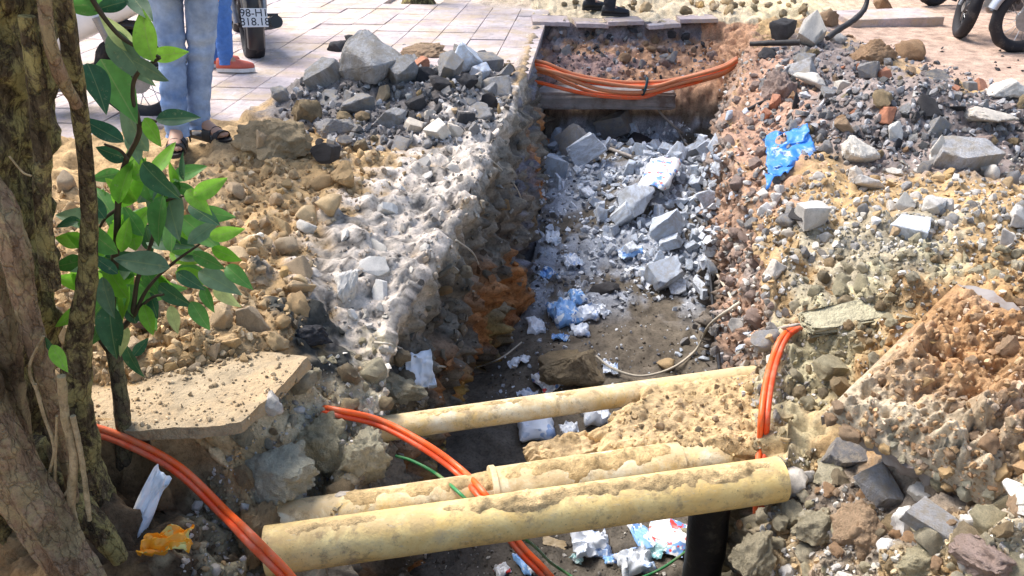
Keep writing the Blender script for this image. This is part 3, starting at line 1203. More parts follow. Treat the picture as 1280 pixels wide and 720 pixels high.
def soil_patch(name, corners, thick, label, seed=0.0, dome=.03, n=110):
    """a slumped bed of soil between four corners, closed underneath, its rim ragged"""
    A, B, Cc, D = [np.array(c[:]) for c in corners]
    g = np.linspace(0, 1, n + 1)
    U, W = np.meshgrid(g, g, indexing='ij')
    u, w_ = U.ravel(), W.ravel()
    ctr = (A + B + Cc + D) / 4
    uv = np.stack([u * 2 - 1, w_ * 2 - 1], 1)
    r = np.max(np.abs(uv), 1)
    th = np.arctan2(uv[:, 1], uv[:, 0])
    rag = 1 + .22 * fbm(np.stack([np.cos(th), np.sin(th), th * 0], 1), 1.6, 4, .6, seed) * sstep(.3, 1, r)
    uv = uv * rag[:, None] * (1 - .10 * (np.abs(uv[:, 0] * uv[:, 1])))[:, None]
    u, w_ = (uv[:, 0:1] + 1) / 2, (uv[:, 1:2] + 1) / 2
    P = A * (1 - u) * (1 - w_) + B * u * (1 - w_) + Cc * u * w_ + D * (1 - u) * w_
    e = np.clip((1 - r) / .16, 0, 1) ** .6
    w1_, i1_ = worley(P + .02 * fbm(P, 20, 2)[:, None], 16, seed)
    w2_, i2_ = worley(P, 42, seed + 3)
    pit = np.clip(.28 - worley(P, 24, seed + 5)[0], 0, 1) * .10
    h = dome * e + e * (.028 * fbm(P, 5, 4, .55, seed) + lumps(w1_, .6) * .045 * (i1_ % 5) / 4 + lumps(w2_, .6) * .014 - pit)
    top, bot = P.copy(), P.copy()
    top[:, 2] += h
    bot[:, 2] -= thick * e
    N = len(P)
    i, j = np.meshgrid(np.arange(n), np.arange(n), indexing='ij')
    q = (i * (n + 1) + j).ravel()
    Q = np.stack([q, q + n + 1, q + n + 2, q + 1], 1)
    c = np.tile(np.array([.56, .40, .21]), (N, 1))
    t = sstep(-.1, .5, fbm(P, 6, 3, .5, seed + 8))[:, None]
    c = c * (1 - t * .8) + np.array([.44, .32, .18]) * t * .8
    o = mesh_np(name, np.vstack([top, bot]), np.vstack([Q, Q[:, ::-1] + N]), M_TANSOIL, None, True, np.vstack([c, c]))
    tag(o, label, 'soil')
    add_caster(o, (.54, .39, .2))
    return o


soil_patch('soil_lump', [at(735, 572, -.40), at(985, 575, -.36), at(985, 462, -.36), at(792, 486, -.37)], .08, 'broad tan soil bed lying over the two rear pipes beside the right wall', 4.0, .03)
soil_patch('soil_ridge', [at(640, 585, -.45), at(800, 568, -.44), at(800, 535, -.42), at(665, 552, -.43)], .05, 'low tan soil ridge behind the middle pipe left of the broad bed', 19.0, .02, 70)

for nm, lab, off, s, k_ in (('soil_clod', 'tan earth clod packed round the left end of the nearest pipe', (-.085, .07, -.02), (.07, .10, .085), 1), ('soil_clod', 'tan earth clod under the left end of the nearest pipe', (-.02, -.03, -.14), (.12, .08, .075), 2)):
    me_ = get_pool('bigclod', M_CLOD)[k_]
    o_ = bpy.data.objects.new(nm, me_)
    o_.location = PA0 + Vector(off)
    o_.scale = [s[i] / max(abs(v.co[i]) for v in me_.vertices) for i in range(3)]
    COL.objects.link(o_)
    tag(o_, lab, 'soil')

# black pipe standing at the right end of the near pipe
M_BLACK = m_plain('black_plastic', (.014, .014, .016), .45, .4, 0, .5, 60, .2, dirt=(.10, .09, .07), dirt_lo=.55, dirt_hi=.75, dscale=14)
b0 = at(897, 640, -.52)
o = tube('standing_pipe', [(b0.x, b0.y + .1, -.47), (b0.x + .01, b0.y + .1, -.8), (b0.x, b0.y + .09, -1.3)], .072, M_BLACK, n=30, sides=20, noise=.08, nfreq=9)
tag(o, 'black plastic pipe standing upright under the right end of the nearest pipe', 'pipe')

# ------------------------------------------------------------------ orange conduits
def m_cable(name, c):
    k = NT(name, .42, .45)
    p = k.geo().outputs['Position']
    cc = k.mix(k.ramp(k.noise(p, 14, 5, .7), [(.45, 0), (.75, .6)]), c, (.45, .28, .18))
    cc = up_dust(k, cc, (.50, .30, .18), 1.1, 1.9, 16, .55)
    cc = k.mix(k.ramp(k.noise(p, 60, 3, .7), [(.62, 0), (.7, .5)]), cc, (.2, .12, .08))
    k.color(cc)
    return k.m


M_ORANGE = m_cable('orange_plastic', (.86, .115, .015))
M_REDOR = m_cable('red_orange_plastic', (.74, .08, .018))
M_GREEN = m_cable('green_plastic', (.03, .22, .07))
M_BROWNOR = m_cable('dusty_orange_plastic', (.62, .20, .075))


def conduit(name, label, pts, r, mat, cat='conduit', group=None, off=(0, 0, 0), n=None):
    o = tube(name, [Vector(p) + Vector(off) for p in pts], r, mat, n=n or len(pts) * 12, sides=12)
    return tag(o, label, cat, group)


def over(px, py, lift=.03):
    """a point lying lift metres clear of the ground seen there"""
    h = cast(px, py)
    return h[0] + (Vector((0, 0, CAM_H)) - h[0]).normalized() * lift


lp = [over(60, 522, .05), over(105, 530, .06), over(160, 548, .06), over(225, 583, .07), over(285, 640, .08), aty(310, 664, PA0.y - .17), aty(336, 690, PA0.y - .19), aty(362, 717, PA0.y - .20), aty(384, 748, PA0.y - .21), aty(405, 800, PA0.y - .22)]
conduit('orange_conduit', 'outer strand of the orange pair looping from behind the tree to the bottom edge', lp, .0100, M_ORANGE)
conduit('orange_conduit', 'inner strand of the orange pair looping from behind the tree to the bottom edge', lp, .0100, M_REDOR, off=(-.011, -.011, -.012))
ya = PA0.y + (PA1.y - PA0.y) * .42
mp = [at(395, 508, -.27), at(425, 513, -.24), aty(475, 525, 2.30), aty(530, 553, 2.22), aty(575, 585, 2.14), aty(605, 616, ya + .105), aty(628, 650, ya + .10), aty(655, 685, ya + .06), aty(690, 722, ya + .02), aty(740, 790, ya)]
conduit('orange_conduit', 'outer strand of the orange pair crossing behind the nearest pipe in the middle', mp, .0100, M_ORANGE)
conduit('orange_conduit', 'inner strand of the orange pair crossing behind the nearest pipe in the middle', mp, .0100, M_REDOR, off=(-.012, -.009, -.014))
yr = PA1.y
rp = [over(1020, 402, -.03), over(1003, 408, .01), over(985, 420, .04), over(973, 445, .06), over(964, 480, .08), over(959, 520, .11), aty(957, 552, PA1.y + .20), aty(954, 590, PA1.y + .13), aty(952, 640, PA1.y + .11), aty(950, 700, PA1.y + .10)]
conduit('orange_conduit', 'right strand of the orange pair dropping down the right trench wall', rp, .0115, M_REDOR)
conduit('orange_conduit', 'left strand of the orange pair dropping down the right trench wall', rp, .0105, M_ORANGE, off=(-.022, -.004, .002))
gp = [aty(495, 570, 2.3), aty(515, 576, 2.26), aty(545, 592, 2.16), aty(575, 617, ya + .10), aty(615, 655, ya + .09), aty(662, 678, ya + .12), at(695, 708, -1.10), at(750, 735, -1.14), at(812, 718, -1.14), at(850, 695, -1.14), at(880, 668, -1.14), at(905, 640, -1.1)]
conduit('green_wire', 'thin green wire looping under the nearest pipe along the trench floor', gp, .0058, M_GREEN, 'wire')

# far bundle
YB = 7.08
bund = [((682, 79), (715, 92), (760, 101), (806, 103), (850, 98), (902, 83)), ((682, 84), (715, 97), (760, 106), (806, 107), (850, 103), (902, 88)),
        ((684, 88), (715, 100), (755, 113), (806, 115), (850, 104), (900, 92)), ((684, 92), (712, 105), (750, 117), (806, 117), (850, 108), (898, 95)),
        ((682, 105), (712, 113), (750, 120), (800, 122), (830, 113), (870, 103)), ((684, 88), (708, 94), (740, 101), (806, 109), (850, 99), (902, 85))]
names = ['topmost', 'second from the top', 'third from the top', 'fourth from the top', 'lowest', 'steeply crossing']
for i, (bp, nm) in enumerate(zip(bund, names)):
    pts = [aty(x, y_, YB - .03 * (i % 3)) for x, y_ in bp]
    a0 = Vector(pts[0]) + Vector((-.15, .05, .02))
    b0_ = Vector(pts[-1]) + Vector((.15, .1, .05))
    conduit('orange_cable', nm + ' cable of the dusty orange bundle across the far trench end', [a0] + pts + [b0_], .0165, [M_BROWNOR, M_ORANGE, M_BROWNOR][i % 3], 'cable')
tc = aty(806, 108, YB - .03)
o = tube('cable_tie', [tc + Vector((.0 + .062 * math.cos(t) * .25, .05 * math.sin(t * 1.0), .07 * math.cos(t))) for t in np.linspace(0, 2 * PI * 2.9, 40)], .012, m_plain('tie_plastic', (.015, .05, .06), .6), n=150, sides=6)
tag(o, 'dark tape tie wound round the middle of the far cable bundle', 'cable tie')
M_SLABC = m_plain('old_concrete', (.27, .245, .23), .9, .2, 0, .6, 9, .5, dirt=(.16, .12, .10), dirt_lo=.5, dirt_hi=.65, dscale=5)
s0, s1 = aty(672, 117, 7.12), aty(835, 113, 7.12)
bm = bmesh.new()
bm_box(bm, (0, 0, 0), ((s1 - s0).length + .35, .30, .15), bev=.02)
bmesh.ops.subdivide_edges(bm, edges=bm.edges[:], cuts=3, use_grid_fill=True)
for v in bm.verts:
    v.co += Vector((random.gauss(0, .005), random.gauss(0, .005), random.gauss(0, .005)))
o = obj('concrete_beam', bm, M_SLABC)
o.location = (s0 + s1) / 2 + Vector((-.1, .15, -.085))
tag(o, 'grey concrete beam under the far cable bundle above the dark hollow', 'beam')

# ------------------------------------------------------------------ paving
M_PAVE = m_rock('paver', [(.44, .36, .35), (.50, .425, .41), (.42, .34, .325), (.47, .40, .385), (.52, .455, .445), (.38, .33, .32)], .3, .7, 7, dust=(.46, .36, .26))
pav = empty('pavement', (0, 0, 0))
tag(pav, 'pale tiled pavement behind the left bank', kind='structure')
TR = R(-5.5)
ts, gap = .32, .006
tile_meshes = []
for v_ in range(4):
    bm = bmesh.new()
    bm_box(bm, (0, 0, -.02), (ts - gap, ts - gap, .05), bev=.004)
    me = bpy.data.meshes.new('paving_tile')
    bm.to_mesh(me)
    bm.free()
    me.materials.append(M_PAVE)
    tile_meshes.append(me)
ca, sa = math.cos(TR), math.sin(TR)
px_pave = [(-900, 300), (60, 205), (110, 180), (205, 165), (300, 165), (352, 140), (420, 95), (650, 95), (668, 44), (672, 33), (700, 25), (705, -25), (-900, -25)]
pw = [at(*p) for p in px_pave]
pit = at(520, -2, 0)
nt = 0
cand = []
for iy in range(0, 28):
    for ix in range(-28, 14):
        x = ix * ts + (ts / 2 if iy % 2 else 0) * 0
        x, yv = ix * ts * ca - iy * ts * sa, ix * ts * sa + iy * ts * ca + 3.2
        if not in_poly(x, yv, [(p.x, p.y) for p in pw]) or math.hypot(x - pit.x, (yv - pit.y)) < .42:
            continue
        u, v = pix((x, yv, 0))
        if not (-150 < u < 760 and -30 < v < 260):
            continue
        mnd = sum(a * math.exp(-((x - c_.x) / sx) ** 2 - ((yv - c_.y) / sy) ** 2) for c_, sx, sy, a in GAUSS)
        if mnd > .10:
            continue
        cand.append((math.hypot(x, yv), x, yv))
cand.sort()
rest = []
for _, x, yv in cand:
    zt = random.gauss(0, .0025)
    if nt < 295:
        t_ = bpy.data.objects.new('paving_tile', random.choice(tile_meshes))
        t_.location = (x, yv, zt)
        t_.rotation_euler = (random.gauss(0, .003), random.gauss(0, .003), TR)
        link(t_, pav)
        nt += 1
    else:
        rest.append((x, yv, zt))
if rest:
    bm = bmesh.new()
    for x, yv, zt in rest:
        bm_box(bm, (x, yv, zt - .02), (ts - gap, ts - gap, .05), (0, 0, TR))
    o = obj('paving_tiles', bm, M_PAVE, pav)
    o['kind'] = 'stuff'
print('tiles', nt, len(rest))
# pavers left overhanging the far rim
for i, (px, wpx) in enumerate([(688, 46), (738, 40), (780, 44), (826, 40), (872, 46)]):
    p = at(px, 27, .02)
    ln = wpx * 8.2 / F
    bm = bmesh.new()
    bm_box(bm, (0, 0, 0), (ln, .36, .035), bev=.004)
    bmesh.ops.subdivide_edges(bm, edges=bm.edges[:], cuts=5, use_grid_fill=True)
    for v in bm.verts:
        v.co.y += .03 * fbm(np.array([[v.co.x * 1, i * 3.0, 0]]), 6, 3)[0] * (v.co.y < 0)
        v.co.z += random.gauss(0, .002)
    o = obj('rim_paver', bm, M_PAVE)
    o.location = (p.x, 8.46 + random.gauss(0, .01), .010 + random.gauss(0, .012))
    o.rotation_euler = (random.gauss(0, .04), random.gauss(0, .03), random.gauss(0, .05))
    wh = ['leftmost of the five pavers along the far rim, at the corner of the trench', 'second paver from the left along the far rim of the trench', 'middle one of the five pavers along the far rim, beneath the black shoe',
          'fourth paver from the left along the far rim of the trench', 'rightmost of the five pavers along the far rim of the trench'][i]
    tag(o, wh, 'paver')
# ------------------------------------------------------------------ singled out stones, blocks and lumps
H = hero
H('rubble_chunk', 462, 78, 78, 46, 'block', M_LGREY, 'largest grey concrete chunk on top of the left rubble heap', 'rubble', (.35, .3, -.5), sink=.2)
H('rubble_chunk', 408, 96, 56, 34, 'slab', M_LGREY, 'grey slab leaning left of the largest concrete chunk', 'rubble', (.3, -.45, .2), sink=.3)
H('rubble_chunk', 505, 90, 44, 32, 'block', M_LGREY, 'light grey chunk right against the largest concrete chunk', 'rubble', (.5, -.3, .4), sink=.25)
H('rubble_chunk', 395, 122, 62, 28, 'angular', M_CONC, 'low grey chunk at the left foot of the left heap', 'rubble', sink=.35)
H('rubble_chunk', 455, 128, 60, 34, 'angular', M_CONC, 'dusty grey chunk in the middle front of the left heap', 'rubble', sink=.35)
H('rubble_chunk', 420, 160, 66, 34, 'angular', M_CONC, 'dark grey chunk at the bottom of the left heap', 'rubble', sink=.4)
H('rubble_chunk', 490, 150, 50, 30, 'angular', M_LGREY, 'light grey chunk left of the broken bowl', 'rubble', sink=.35)
H('rubble_chunk', 590, 135, 50, 34, 'angular', M_CONC, 'grey chunk right of the broken bowl near the trench edge', 'rubble', sink=.35)
H('rubble_chunk', 620, 108, 46, 32, 'angular', M_CONC, 'grey chunk at the right end of the left heap by the trench corner', 'rubble', sink=.35)
H('asphalt_lump', 422, 62, 32, 28, 'clod', M_DARK, 'black asphalt lump at the left top of the left rubble heap', 'rubble')
H('asphalt_lump', 440, 52, 26, 16, 'angular', M_DARK, 'small black lump behind the largest concrete chunk', 'rubble')
H('soil_clod', 530, 68, 70, 34, 'clod', M_RUST, 'dark brown soil clod on top of the left heap behind the brick piece', 'soil')
H('brick_piece', 523, 82, 28, 14, 'block', M_BRICK, 'orange brick piece on the left rubble heap', 'brick', (.1, -.3, .5))
H('asphalt_lump', 530, 93, 34, 20, 'angular', M_DARK, 'black lump just under the orange brick piece', 'rubble')
H('rubble_chunk', 563, 84, 34, 30, 'slab', M_CONC, 'grey triangular slab piece right of the orange brick piece', 'rubble', (.7, .1, .3))
H('tile_fragment', 585, 80, 34, 36, 'slab', M_TILE, 'upright pale blue tile shards on the right end of the left heap', 'tile', (1.1, .2, -.6), sink=.2)
H('tile_fragment', 602, 90, 30, 18, 'slab', M_TILE, 'pale tile shard lying right of the upright shards', 'tile', (.5, .2, .4))
H('asphalt_lump', 548, 106, 36, 22, 'angular', M_DARK, 'left of two dark lumps in front of the tile shards', 'rubble')
H('asphalt_lump', 584, 104, 34, 24, 'clod', M_DARK, 'right of two dark lumps in front of the tile shards', 'rubble')
H('asphalt_lump', 520, 130, 30, 22, 'angular', M_DARK, 'dark lump on the front slope of the left heap', 'rubble')
H('rubble_chunk', 605, 80, 60, 24, 'slab', M_CONC, 'grey slab edge behind the tile shards beside the pavement', 'rubble', (.1, .1, .1))
H('ceramic_shard', 515, 157, 30, 16, 'slab', M_PALE, 'white curved ceramic shard, left one of the broken bowl', 'shard', (.4, .2, .6))
H('ceramic_shard', 547, 162, 36, 22, 'slab', M_PALE, 'white curved ceramic shard, right one of the broken bowl', 'shard', (.5, -.2, -.5))
H('ceramic_shard', 537, 145, 14, 18, 'slab', M_PALE, 'small upright white shard above the broken bowl', 'shard', (1.2, .3, .2))
H('rubble_chunk', 410, 200, 22, 44, 'slab', M_DARK, 'dark upright shard standing in the tan stones of the left bank', 'rubble', (1.3, .1, .9), sink=.15)
H('stone', 440, 218, 52, 38, 'round', M_TAN, 'knobbly tan stone right of the dark upright shard', 'stone')
H('stone', 330, 188, 24, 50, 'round', M_TAN, 'tall tan stone at the foot of the tan heap by the jeans', 'stone')
H('soil_heap', 345, 172, 110, 62, 'clod', M_CLOD, 'rounded tan soil heap right of the sandals', 'soil', sink=.45)
H('stone', 318, 400, 46, 44, 'angular', M_TAN, 'broad orange tan stone at the front edge of the left bank', 'stone')
H('stone', 300, 322, 38, 34, 'round', M_TAN, 'round pale tan stone right of the sapling leaves', 'stone')
H('stone', 375, 365, 42, 36, 'angular', M_TAN, 'tan stone beside the black asphalt patch on the left bank', 'stone')
H('stone', 360, 305, 36, 24, 'round', M_TAN, 'smooth tan stone in the middle of the left bank', 'stone')
H('stone', 382, 284, 30, 20, 'round', M_PALE, 'grey rounded stone near the dusty lip of the left bank', 'stone')
H('stone', 413, 255, 38, 30, 'round', M_TAN, 'tan stone above the dusty patch of the left bank', 'stone')
H('stone', 268, 395, 44, 34, 'angular', M_TAN, 'wide tan stone behind the sapling stem', 'stone')
H('stone', 190, 385, 52, 60, 'round', M_PINK, 'pinkish boulder seen through the sapling leaves', 'stone')
H('asphalt_lump', 388, 418, 80, 32, 'clod', M_DARK, 'black asphalt patch sticking out of the left bank lip', 'rubble', sink=.35)
H('stone', 434, 335, 34, 90, 'angular', M_PALE, 'whitish lump of lime on the dusty left lip', 'stone', (.3, .1, .2), sink=.55)
H('stone', 345, 605, 110, 92, 'clod', M_CREAM, 'big cream pitted lump left of the pipe end', 'stone', (.2, .3, .4), sink=.08)
H('soil_clod', 400, 545, 95, 95, 'clod', M_OLIVE, 'big olive clod between the cream lump and the orange pair', 'soil', sink=.5)
H('soil_clod', 455, 560, 70, 70, 'clod', M_OLIVE, 'olive clod with holes above the left end of the middle pipe', 'soil', sink=.5)
H('soil_clod', 500, 480, 70, 50, 'clod', M_OLIVE, 'olive clod above the left end of the thin pipe', 'soil', sink=.5)
# trench
H('tile_block', 830, 348, 44, 36, 'block', M_TILE, 'square grey tile block at the front of the trench heap', 'tile', (.5, -.2, .45), sink=.15)
H('tile_fragment', 832, 292, 28, 42, 'block', M_TILE, 'upright oblong tile block in the middle of the trench heap', 'tile', (.8, -.2, 1.2), sink=.1)
H('tile_fragment', 780, 275, 26, 30, 'slab', M_TILE, 'brightest white tile piece on the left slope of the trench heap', 'tile', (.7, .3, .9), sink=.1)
H('tile_fragment', 790, 262, 36, 50, 'slab', M_TILE, 'large pale tile leaning behind the brightest white piece', 'tile', (.9, .2, .3), sink=.1)
H('tile_fragment', 695, 213, 40, 28, 'slab', M_TILE, 'pale blue tile lying at the left rear of the trench heap', 'tile', (.2, .1, .3), sink=.1)
H('tile_fragment', 733, 195, 22, 44, 'block', M_TILE, 'white oblong tile standing at the rear of the trench heap', 'tile', (1.0, .1, 1.4), sink=.1)
H('rubble_chunk', 715, 185, 26, 40, 'block', M_CONC, 'grey oblong block leaning at the rear left of the trench', 'rubble', (.9, .3, .9), sink=.1)
H('rubble_chunk', 768, 165, 28, 44, 'block', M_CONC, 'grey block standing under the beam end in the trench', 'rubble', (1.1, -.2, 1.3), sink=.1)
H('rubble_chunk', 800, 170, 60, 40, 'angular', M_DARK, 'dark lump behind the standing grey block in the trench', 'rubble', sink=.3)
H('rubble_chunk', 845, 195, 22, 30, 'angular', M_TILE, 'pale pointed chunk at the right rear of the trench', 'rubble', (.9, .1, .2), sink=.2)
H('boulder', 708, 445, 100, 66, 'round', M_CLOD, 'big smooth brown boulder half buried in the trench floor', 'boulder', sink=.45)
H('stone', 700, 455, 60, 22, 'slab', M_CLOD, 'flat brown stone leaning against the front of the trench boulder', 'stone', sink=.2)
H('stone', 833, 455, 26, 16, 'round', M_TAN, 'yellowish stone near the right wall on the trench floor', 'stone')
H('stone', 755, 360, 40, 20, 'clod', M_DARK, 'dark clod in the mud left of the square tile block', 'stone', sink=.4)
# right bank
H('boulder', 1070, 192, 54, 44, 'angular', M_PALE, 'cream boulder with a sharp left corner on the right bank', 'boulder')
H('stone', 1083, 232, 44, 28, 'angular', M_PALE, 'cream stone right below the cream boulder', 'stone')
H('rubble_chunk', 1198, 196, 90, 38, 'slab', M_CONC, 'long grey slab piece with a white left end on the right bank', 'rubble', (.35, .25, -.3), sink=.2)
H('rubble_chunk', 1168, 193, 30, 40, 'angular', M_PALE, 'white pointed block at the left end of the long grey slab', 'rubble', sink=.2)
H('stone', 1232, 146, 76, 24, 'angular', M_PALE, 'long pale stone in the upper right rubble', 'stone')
H('stone', 1222, 185, 40, 34, 'angular', M_PINK, 'pinkish pale stone right of the long grey slab', 'stone')
H('rubble_chunk', 1160, 92, 52, 26, 'angular', M_CONC, 'pale grey chunk on the rubble ridge near the motorbikes', 'rubble')
H('rubble_chunk', 1258, 110, 50, 22, 'angular', M_PALE, 'pale slab chunk on the right end of the ridge', 'rubble')
H('stone', 1012, 270, 40, 34, 'block', M_PALE, 'cream block with a dark left side on the right lip', 'stone', (.2, 0, .1), sink=.2)
H('asphalt_lump', 998, 272, 16, 36, 'slab', M_DARK, 'dark slate piece against the cream block', 'rubble', (1.3, 0, .2), sink=.15)
H('tile_fragment', 1135, 290, 56, 24, 'slab', M_TILE, 'pale bluish tile piece lying among the cream stones', 'tile', (.3, -.1, .1), sink=.2)
H('stone', 1128, 256, 38, 32, 'angular', M_PALE, 'large cream stone behind the bluish tile piece', 'stone')
H('stone', 1165, 255, 36, 24, 'angular', M_PALE, 'cream stone right of the large cream one', 'stone')
H('rubble_chunk', 975, 110, 44, 60, 'clod', M_PINK, 'pink clay lump on the far right trench lip', 'soil', sink=.45)
H('asphalt_lump', 975, 42, 36, 32, 'angular', M_DARK, 'dark blue grey slab standing behind the black stick', 'rubble', (.3, .2, .3), sink=.15)
H('rubble_chunk', 1010, 46, 38, 48, 'slab', M_PALE, 'white faced slab standing right of the black stick', 'rubble', (1.0, .2, -.4), sink=.15)
H('rubble_chunk', 1030, 25, 44, 28, 'clod', M_RUST, 'brown clod behind the white faced slab', 'soil')
H('soil_clod', 1095, 68, 66, 40, 'clod', M_RUST, 'dark brown clod at the top of the right rubble ridge', 'soil')
H('soil_clod', 1138, 66, 46, 30, 'clod', M_RUST, 'reddish clod right of the dark brown clod', 'soil')
H('rubble_chunk', 1010, 105, 40, 26, 'angular', M_PALE, 'pale chunk on the inner slope of the right ridge', 'rubble')
H('rubble_chunk', 1005, 88, 46, 30, 'angular', M_CONC, 'grey chunk on the inner slope behind the pale chunk', 'rubble')
H('rubble_chunk', 1045, 47, 24, 20, 'round', M_PALE, 'pale round lump beside the curved black pipe', 'rubble')
H('rubble_chunk', 1052, 108, 20, 16, 'block', M_PALE, 'small bright white block on the right ridge', 'rubble')
H('boulder', 1235, 555, 62, 76, 'clod', M_PINK, 'purplish grey lump on the soil slab at the right edge', 'boulder', sink=.2)
H('brick_lump', 1270, 545, 44, 48, 'clod', M_BRICK, 'orange brick lump beside the purplish lump at the right edge', 'brick', sink=.2)
H('stone', 1258, 508, 30, 22, 'angular', M_CONC, 'grey stone above the orange brick lump', 'stone')
H('mortar_lump', 1142, 562, 24, 60, 'clod', M_PALE, 'finger shaped pale mortar lump on the soil slab', 'stone', (.3, .5, -.4), sink=.15)
H('stone', 1268, 478, 44, 26, 'angular', M_PALE, 'white stone at the right edge above the grey stone', 'stone')
H('stone', 1152, 615, 34, 28, 'clod', M_PALE, 'white lump under the front edge of the soil slab', 'stone')
H('stone', 1130, 650, 40, 40, 'clod', M_PALE, 'cream lump below the white lump at the slab front', 'stone')
H('soil_clod', 1085, 645, 80, 80, 'clod', M_RUST, 'big rusty clod below the bluish grey slab fragment', 'soil', sink=.55)
H('soil_clod', 1020, 650, 64, 60, 'clod', M_OLIVE, 'pale clod at the right end of the nearest pipe', 'soil', sink=.55)
H('soil_clod', 1235, 690, 90, 70, 'clod', M_PINK, 'reddish clod in the bottom right corner', 'soil', sink=.4)
H('soil_clod', 1150, 700, 70, 50, 'clod', M_OLIVE, 'olive clod at the bottom right of the photo', 'soil', sink=.4)
H('soil_clod', 940, 690, 60, 90, 'clod', M_OLIVE, 'olive clod beside the black standing pipe', 'soil', sink=.4)
H('soil_clod', 985, 600, 46, 40, 'clod', M_PALE, 'pale pitted clod just beyond the right end of the nearest pipe', 'soil', sink=.3)

# broken slab of paving with earth on it, tilted up out of the right bank
def plate(name, corners, th, mat, parent, noise=.006, sub=40, inset=0):
    A, B, Cc, D = [Vector(c) for c in corners]
    n = sub
    V = []
    for i in range(n + 1):
        for j in range(n + 1):
            u, v = i / n, j / n
            V.append((A.lerp(B, u)).lerp(D.lerp(Cc, u), v))
    return np.array([v[:] for v in V]), n


def slab_with_soil():
    cs = [at(1028, 519, -.01), at(1238, 640, -.05), at(1520, 520, .32), at(1195, 356, .24)]
    V, n = plate('x', cs, .05, None, None)
    nrm = (cs[1] - cs[0]).cross(cs[3] - cs[0]).normalized()
    if nrm.z < 0:
        nrm = -nrm
    nn = np.array(nrm)
    uu, vv = np.meshgrid(np.linspace(0, 1, n + 1), np.linspace(0, 1, n + 1), indexing='ij')
    eu = np.minimum(np.minimum(uu, 1 - uu), np.minimum(vv, 1 - vv)).ravel()
    jag = (.05 * fbm(V, 6, 4, .6)[:, None] + .02) * (eu < .03)[:, None]
    d0 = np.array((cs[1] - cs[0]).normalized())
    d1 = np.array((cs[3] - cs[0]).normalized())
    top = V + jag * d1 - .0 * nn
    bot = top - .055 * nn + .018 * fbm(top, 12, 4, .6)[:, None] * nn + .03 * fbm(top, 9, 3, .5, 4)[:, None] * d1 * (eu < .03)[:, None]
    N = (n + 1) ** 2
    i, j = np.meshgrid(np.arange(n), np.arange(n), indexing='ij')
    a = (i * (n + 1) + j).ravel()
    Q = np.stack([a, a + n + 1, a + n + 2, a + 1], 1)
    Qb = Q[:, ::-1] + N
    side = []
    for k in range(n):
        for (p, q) in ((k, k + 1), (n * (n + 1) + k + 1, n * (n + 1) + k), ((k + 1) * (n + 1), k * (n + 1)), (k * (n + 1) + n, (k + 1) * (n + 1) + n)):
            side.append((p, q, q + N, p + N))
    o = mesh_np('broken_slab', np.vstack([top, bot]), np.vstack([Q, Qb, np.array(side)]), M_SLABC, None, True, sharp=R(45))
    tag(o, 'tilted broken paving slab carrying brown earth on the right bank', 'slab')
    m = 150
    g = np.linspace(0, 1, m + 1)
    U, W = np.meshgrid(g, g, indexing='ij')
    A, B, Cc, D = [np.array(c) for c in cs]
    P = (A[None] * ((1 - U) * (1 - W)).ravel()[:, None] + B[None] * (U * (1 - W)).ravel()[:, None] + Cc[None] * (U * W).ravel()[:, None] + D[None] * ((1 - U) * W).ravel()[:, None])
    e = np.minimum(np.minimum(U, 1 - U) * 1.0, np.minimum(W * 1.3, 1 - W)).ravel()
    w_, i_ = worley(P + .03 * fbm(P, 12, 2)[:, None], 13, 2.2)
    w2_, i2_ = worley(P, 34, 4.2)
    hgt = np.clip(e / .10, 0, 1) ** .7 * (.035 + .07 * fbm(P, 3.2, 5, .6, 5) + sstep(-.3, .4, fbm(P, 2.5, 3, .5, 55)) * (lumps(w_, .62) * .15 * (i_ % 5) / 4 + lumps(w2_, .6) * .06 * (i2_ % 4) / 3) + .03 * (1 - 2 * np.abs(fbm(P * np.array([1, 1, 1]), 7, 4, .6, 57))) + lumps(worley(P, 70, 1.2)[0], .6) * .02 - np.clip(.3 - worley(P, 20, 8.2)[0], 0, 1) * .12)
    hgt = np.maximum(hgt, .010 * np.clip(e / .04, 0, 1) - .002) + .002
    soilV = P + hgt[:, None] * nn
    soilV += (np.clip(.03 - e, 0, .03) * 0)[:, None]
    cc = np.tile(np.array([.40, .235, .115]), (len(P), 1))
    t_ = sstep(-.1, .4, fbm(P, 3, 3, .5, 8))[:, None]
    cc = cc * (1 - t_) + np.array([.47, .32, .21]) * t_
    t_ = sstep(.55, .15, W.ravel() + .2 * fbm(P, 5, 3, .5, 18))[:, None] * .8
    cc = cc * (1 - t_) + np.array([.52, .45, .33]) * t_
    i, j = np.meshgrid(np.arange(m), np.arange(m), indexing='ij')
    a = (i * (m + 1) + j).ravel()
    sc_ = mesh_np('soil_cover', soilV, np.stack([a, a + m + 1, a + m + 2, a + 1], 1), M_SOIL, o, True, cc)
    add_caster(sc_, (.40, .26, .14))
    # crusty sheet under the front edge
    return cs


SLAB_CS = slab_with_soil()


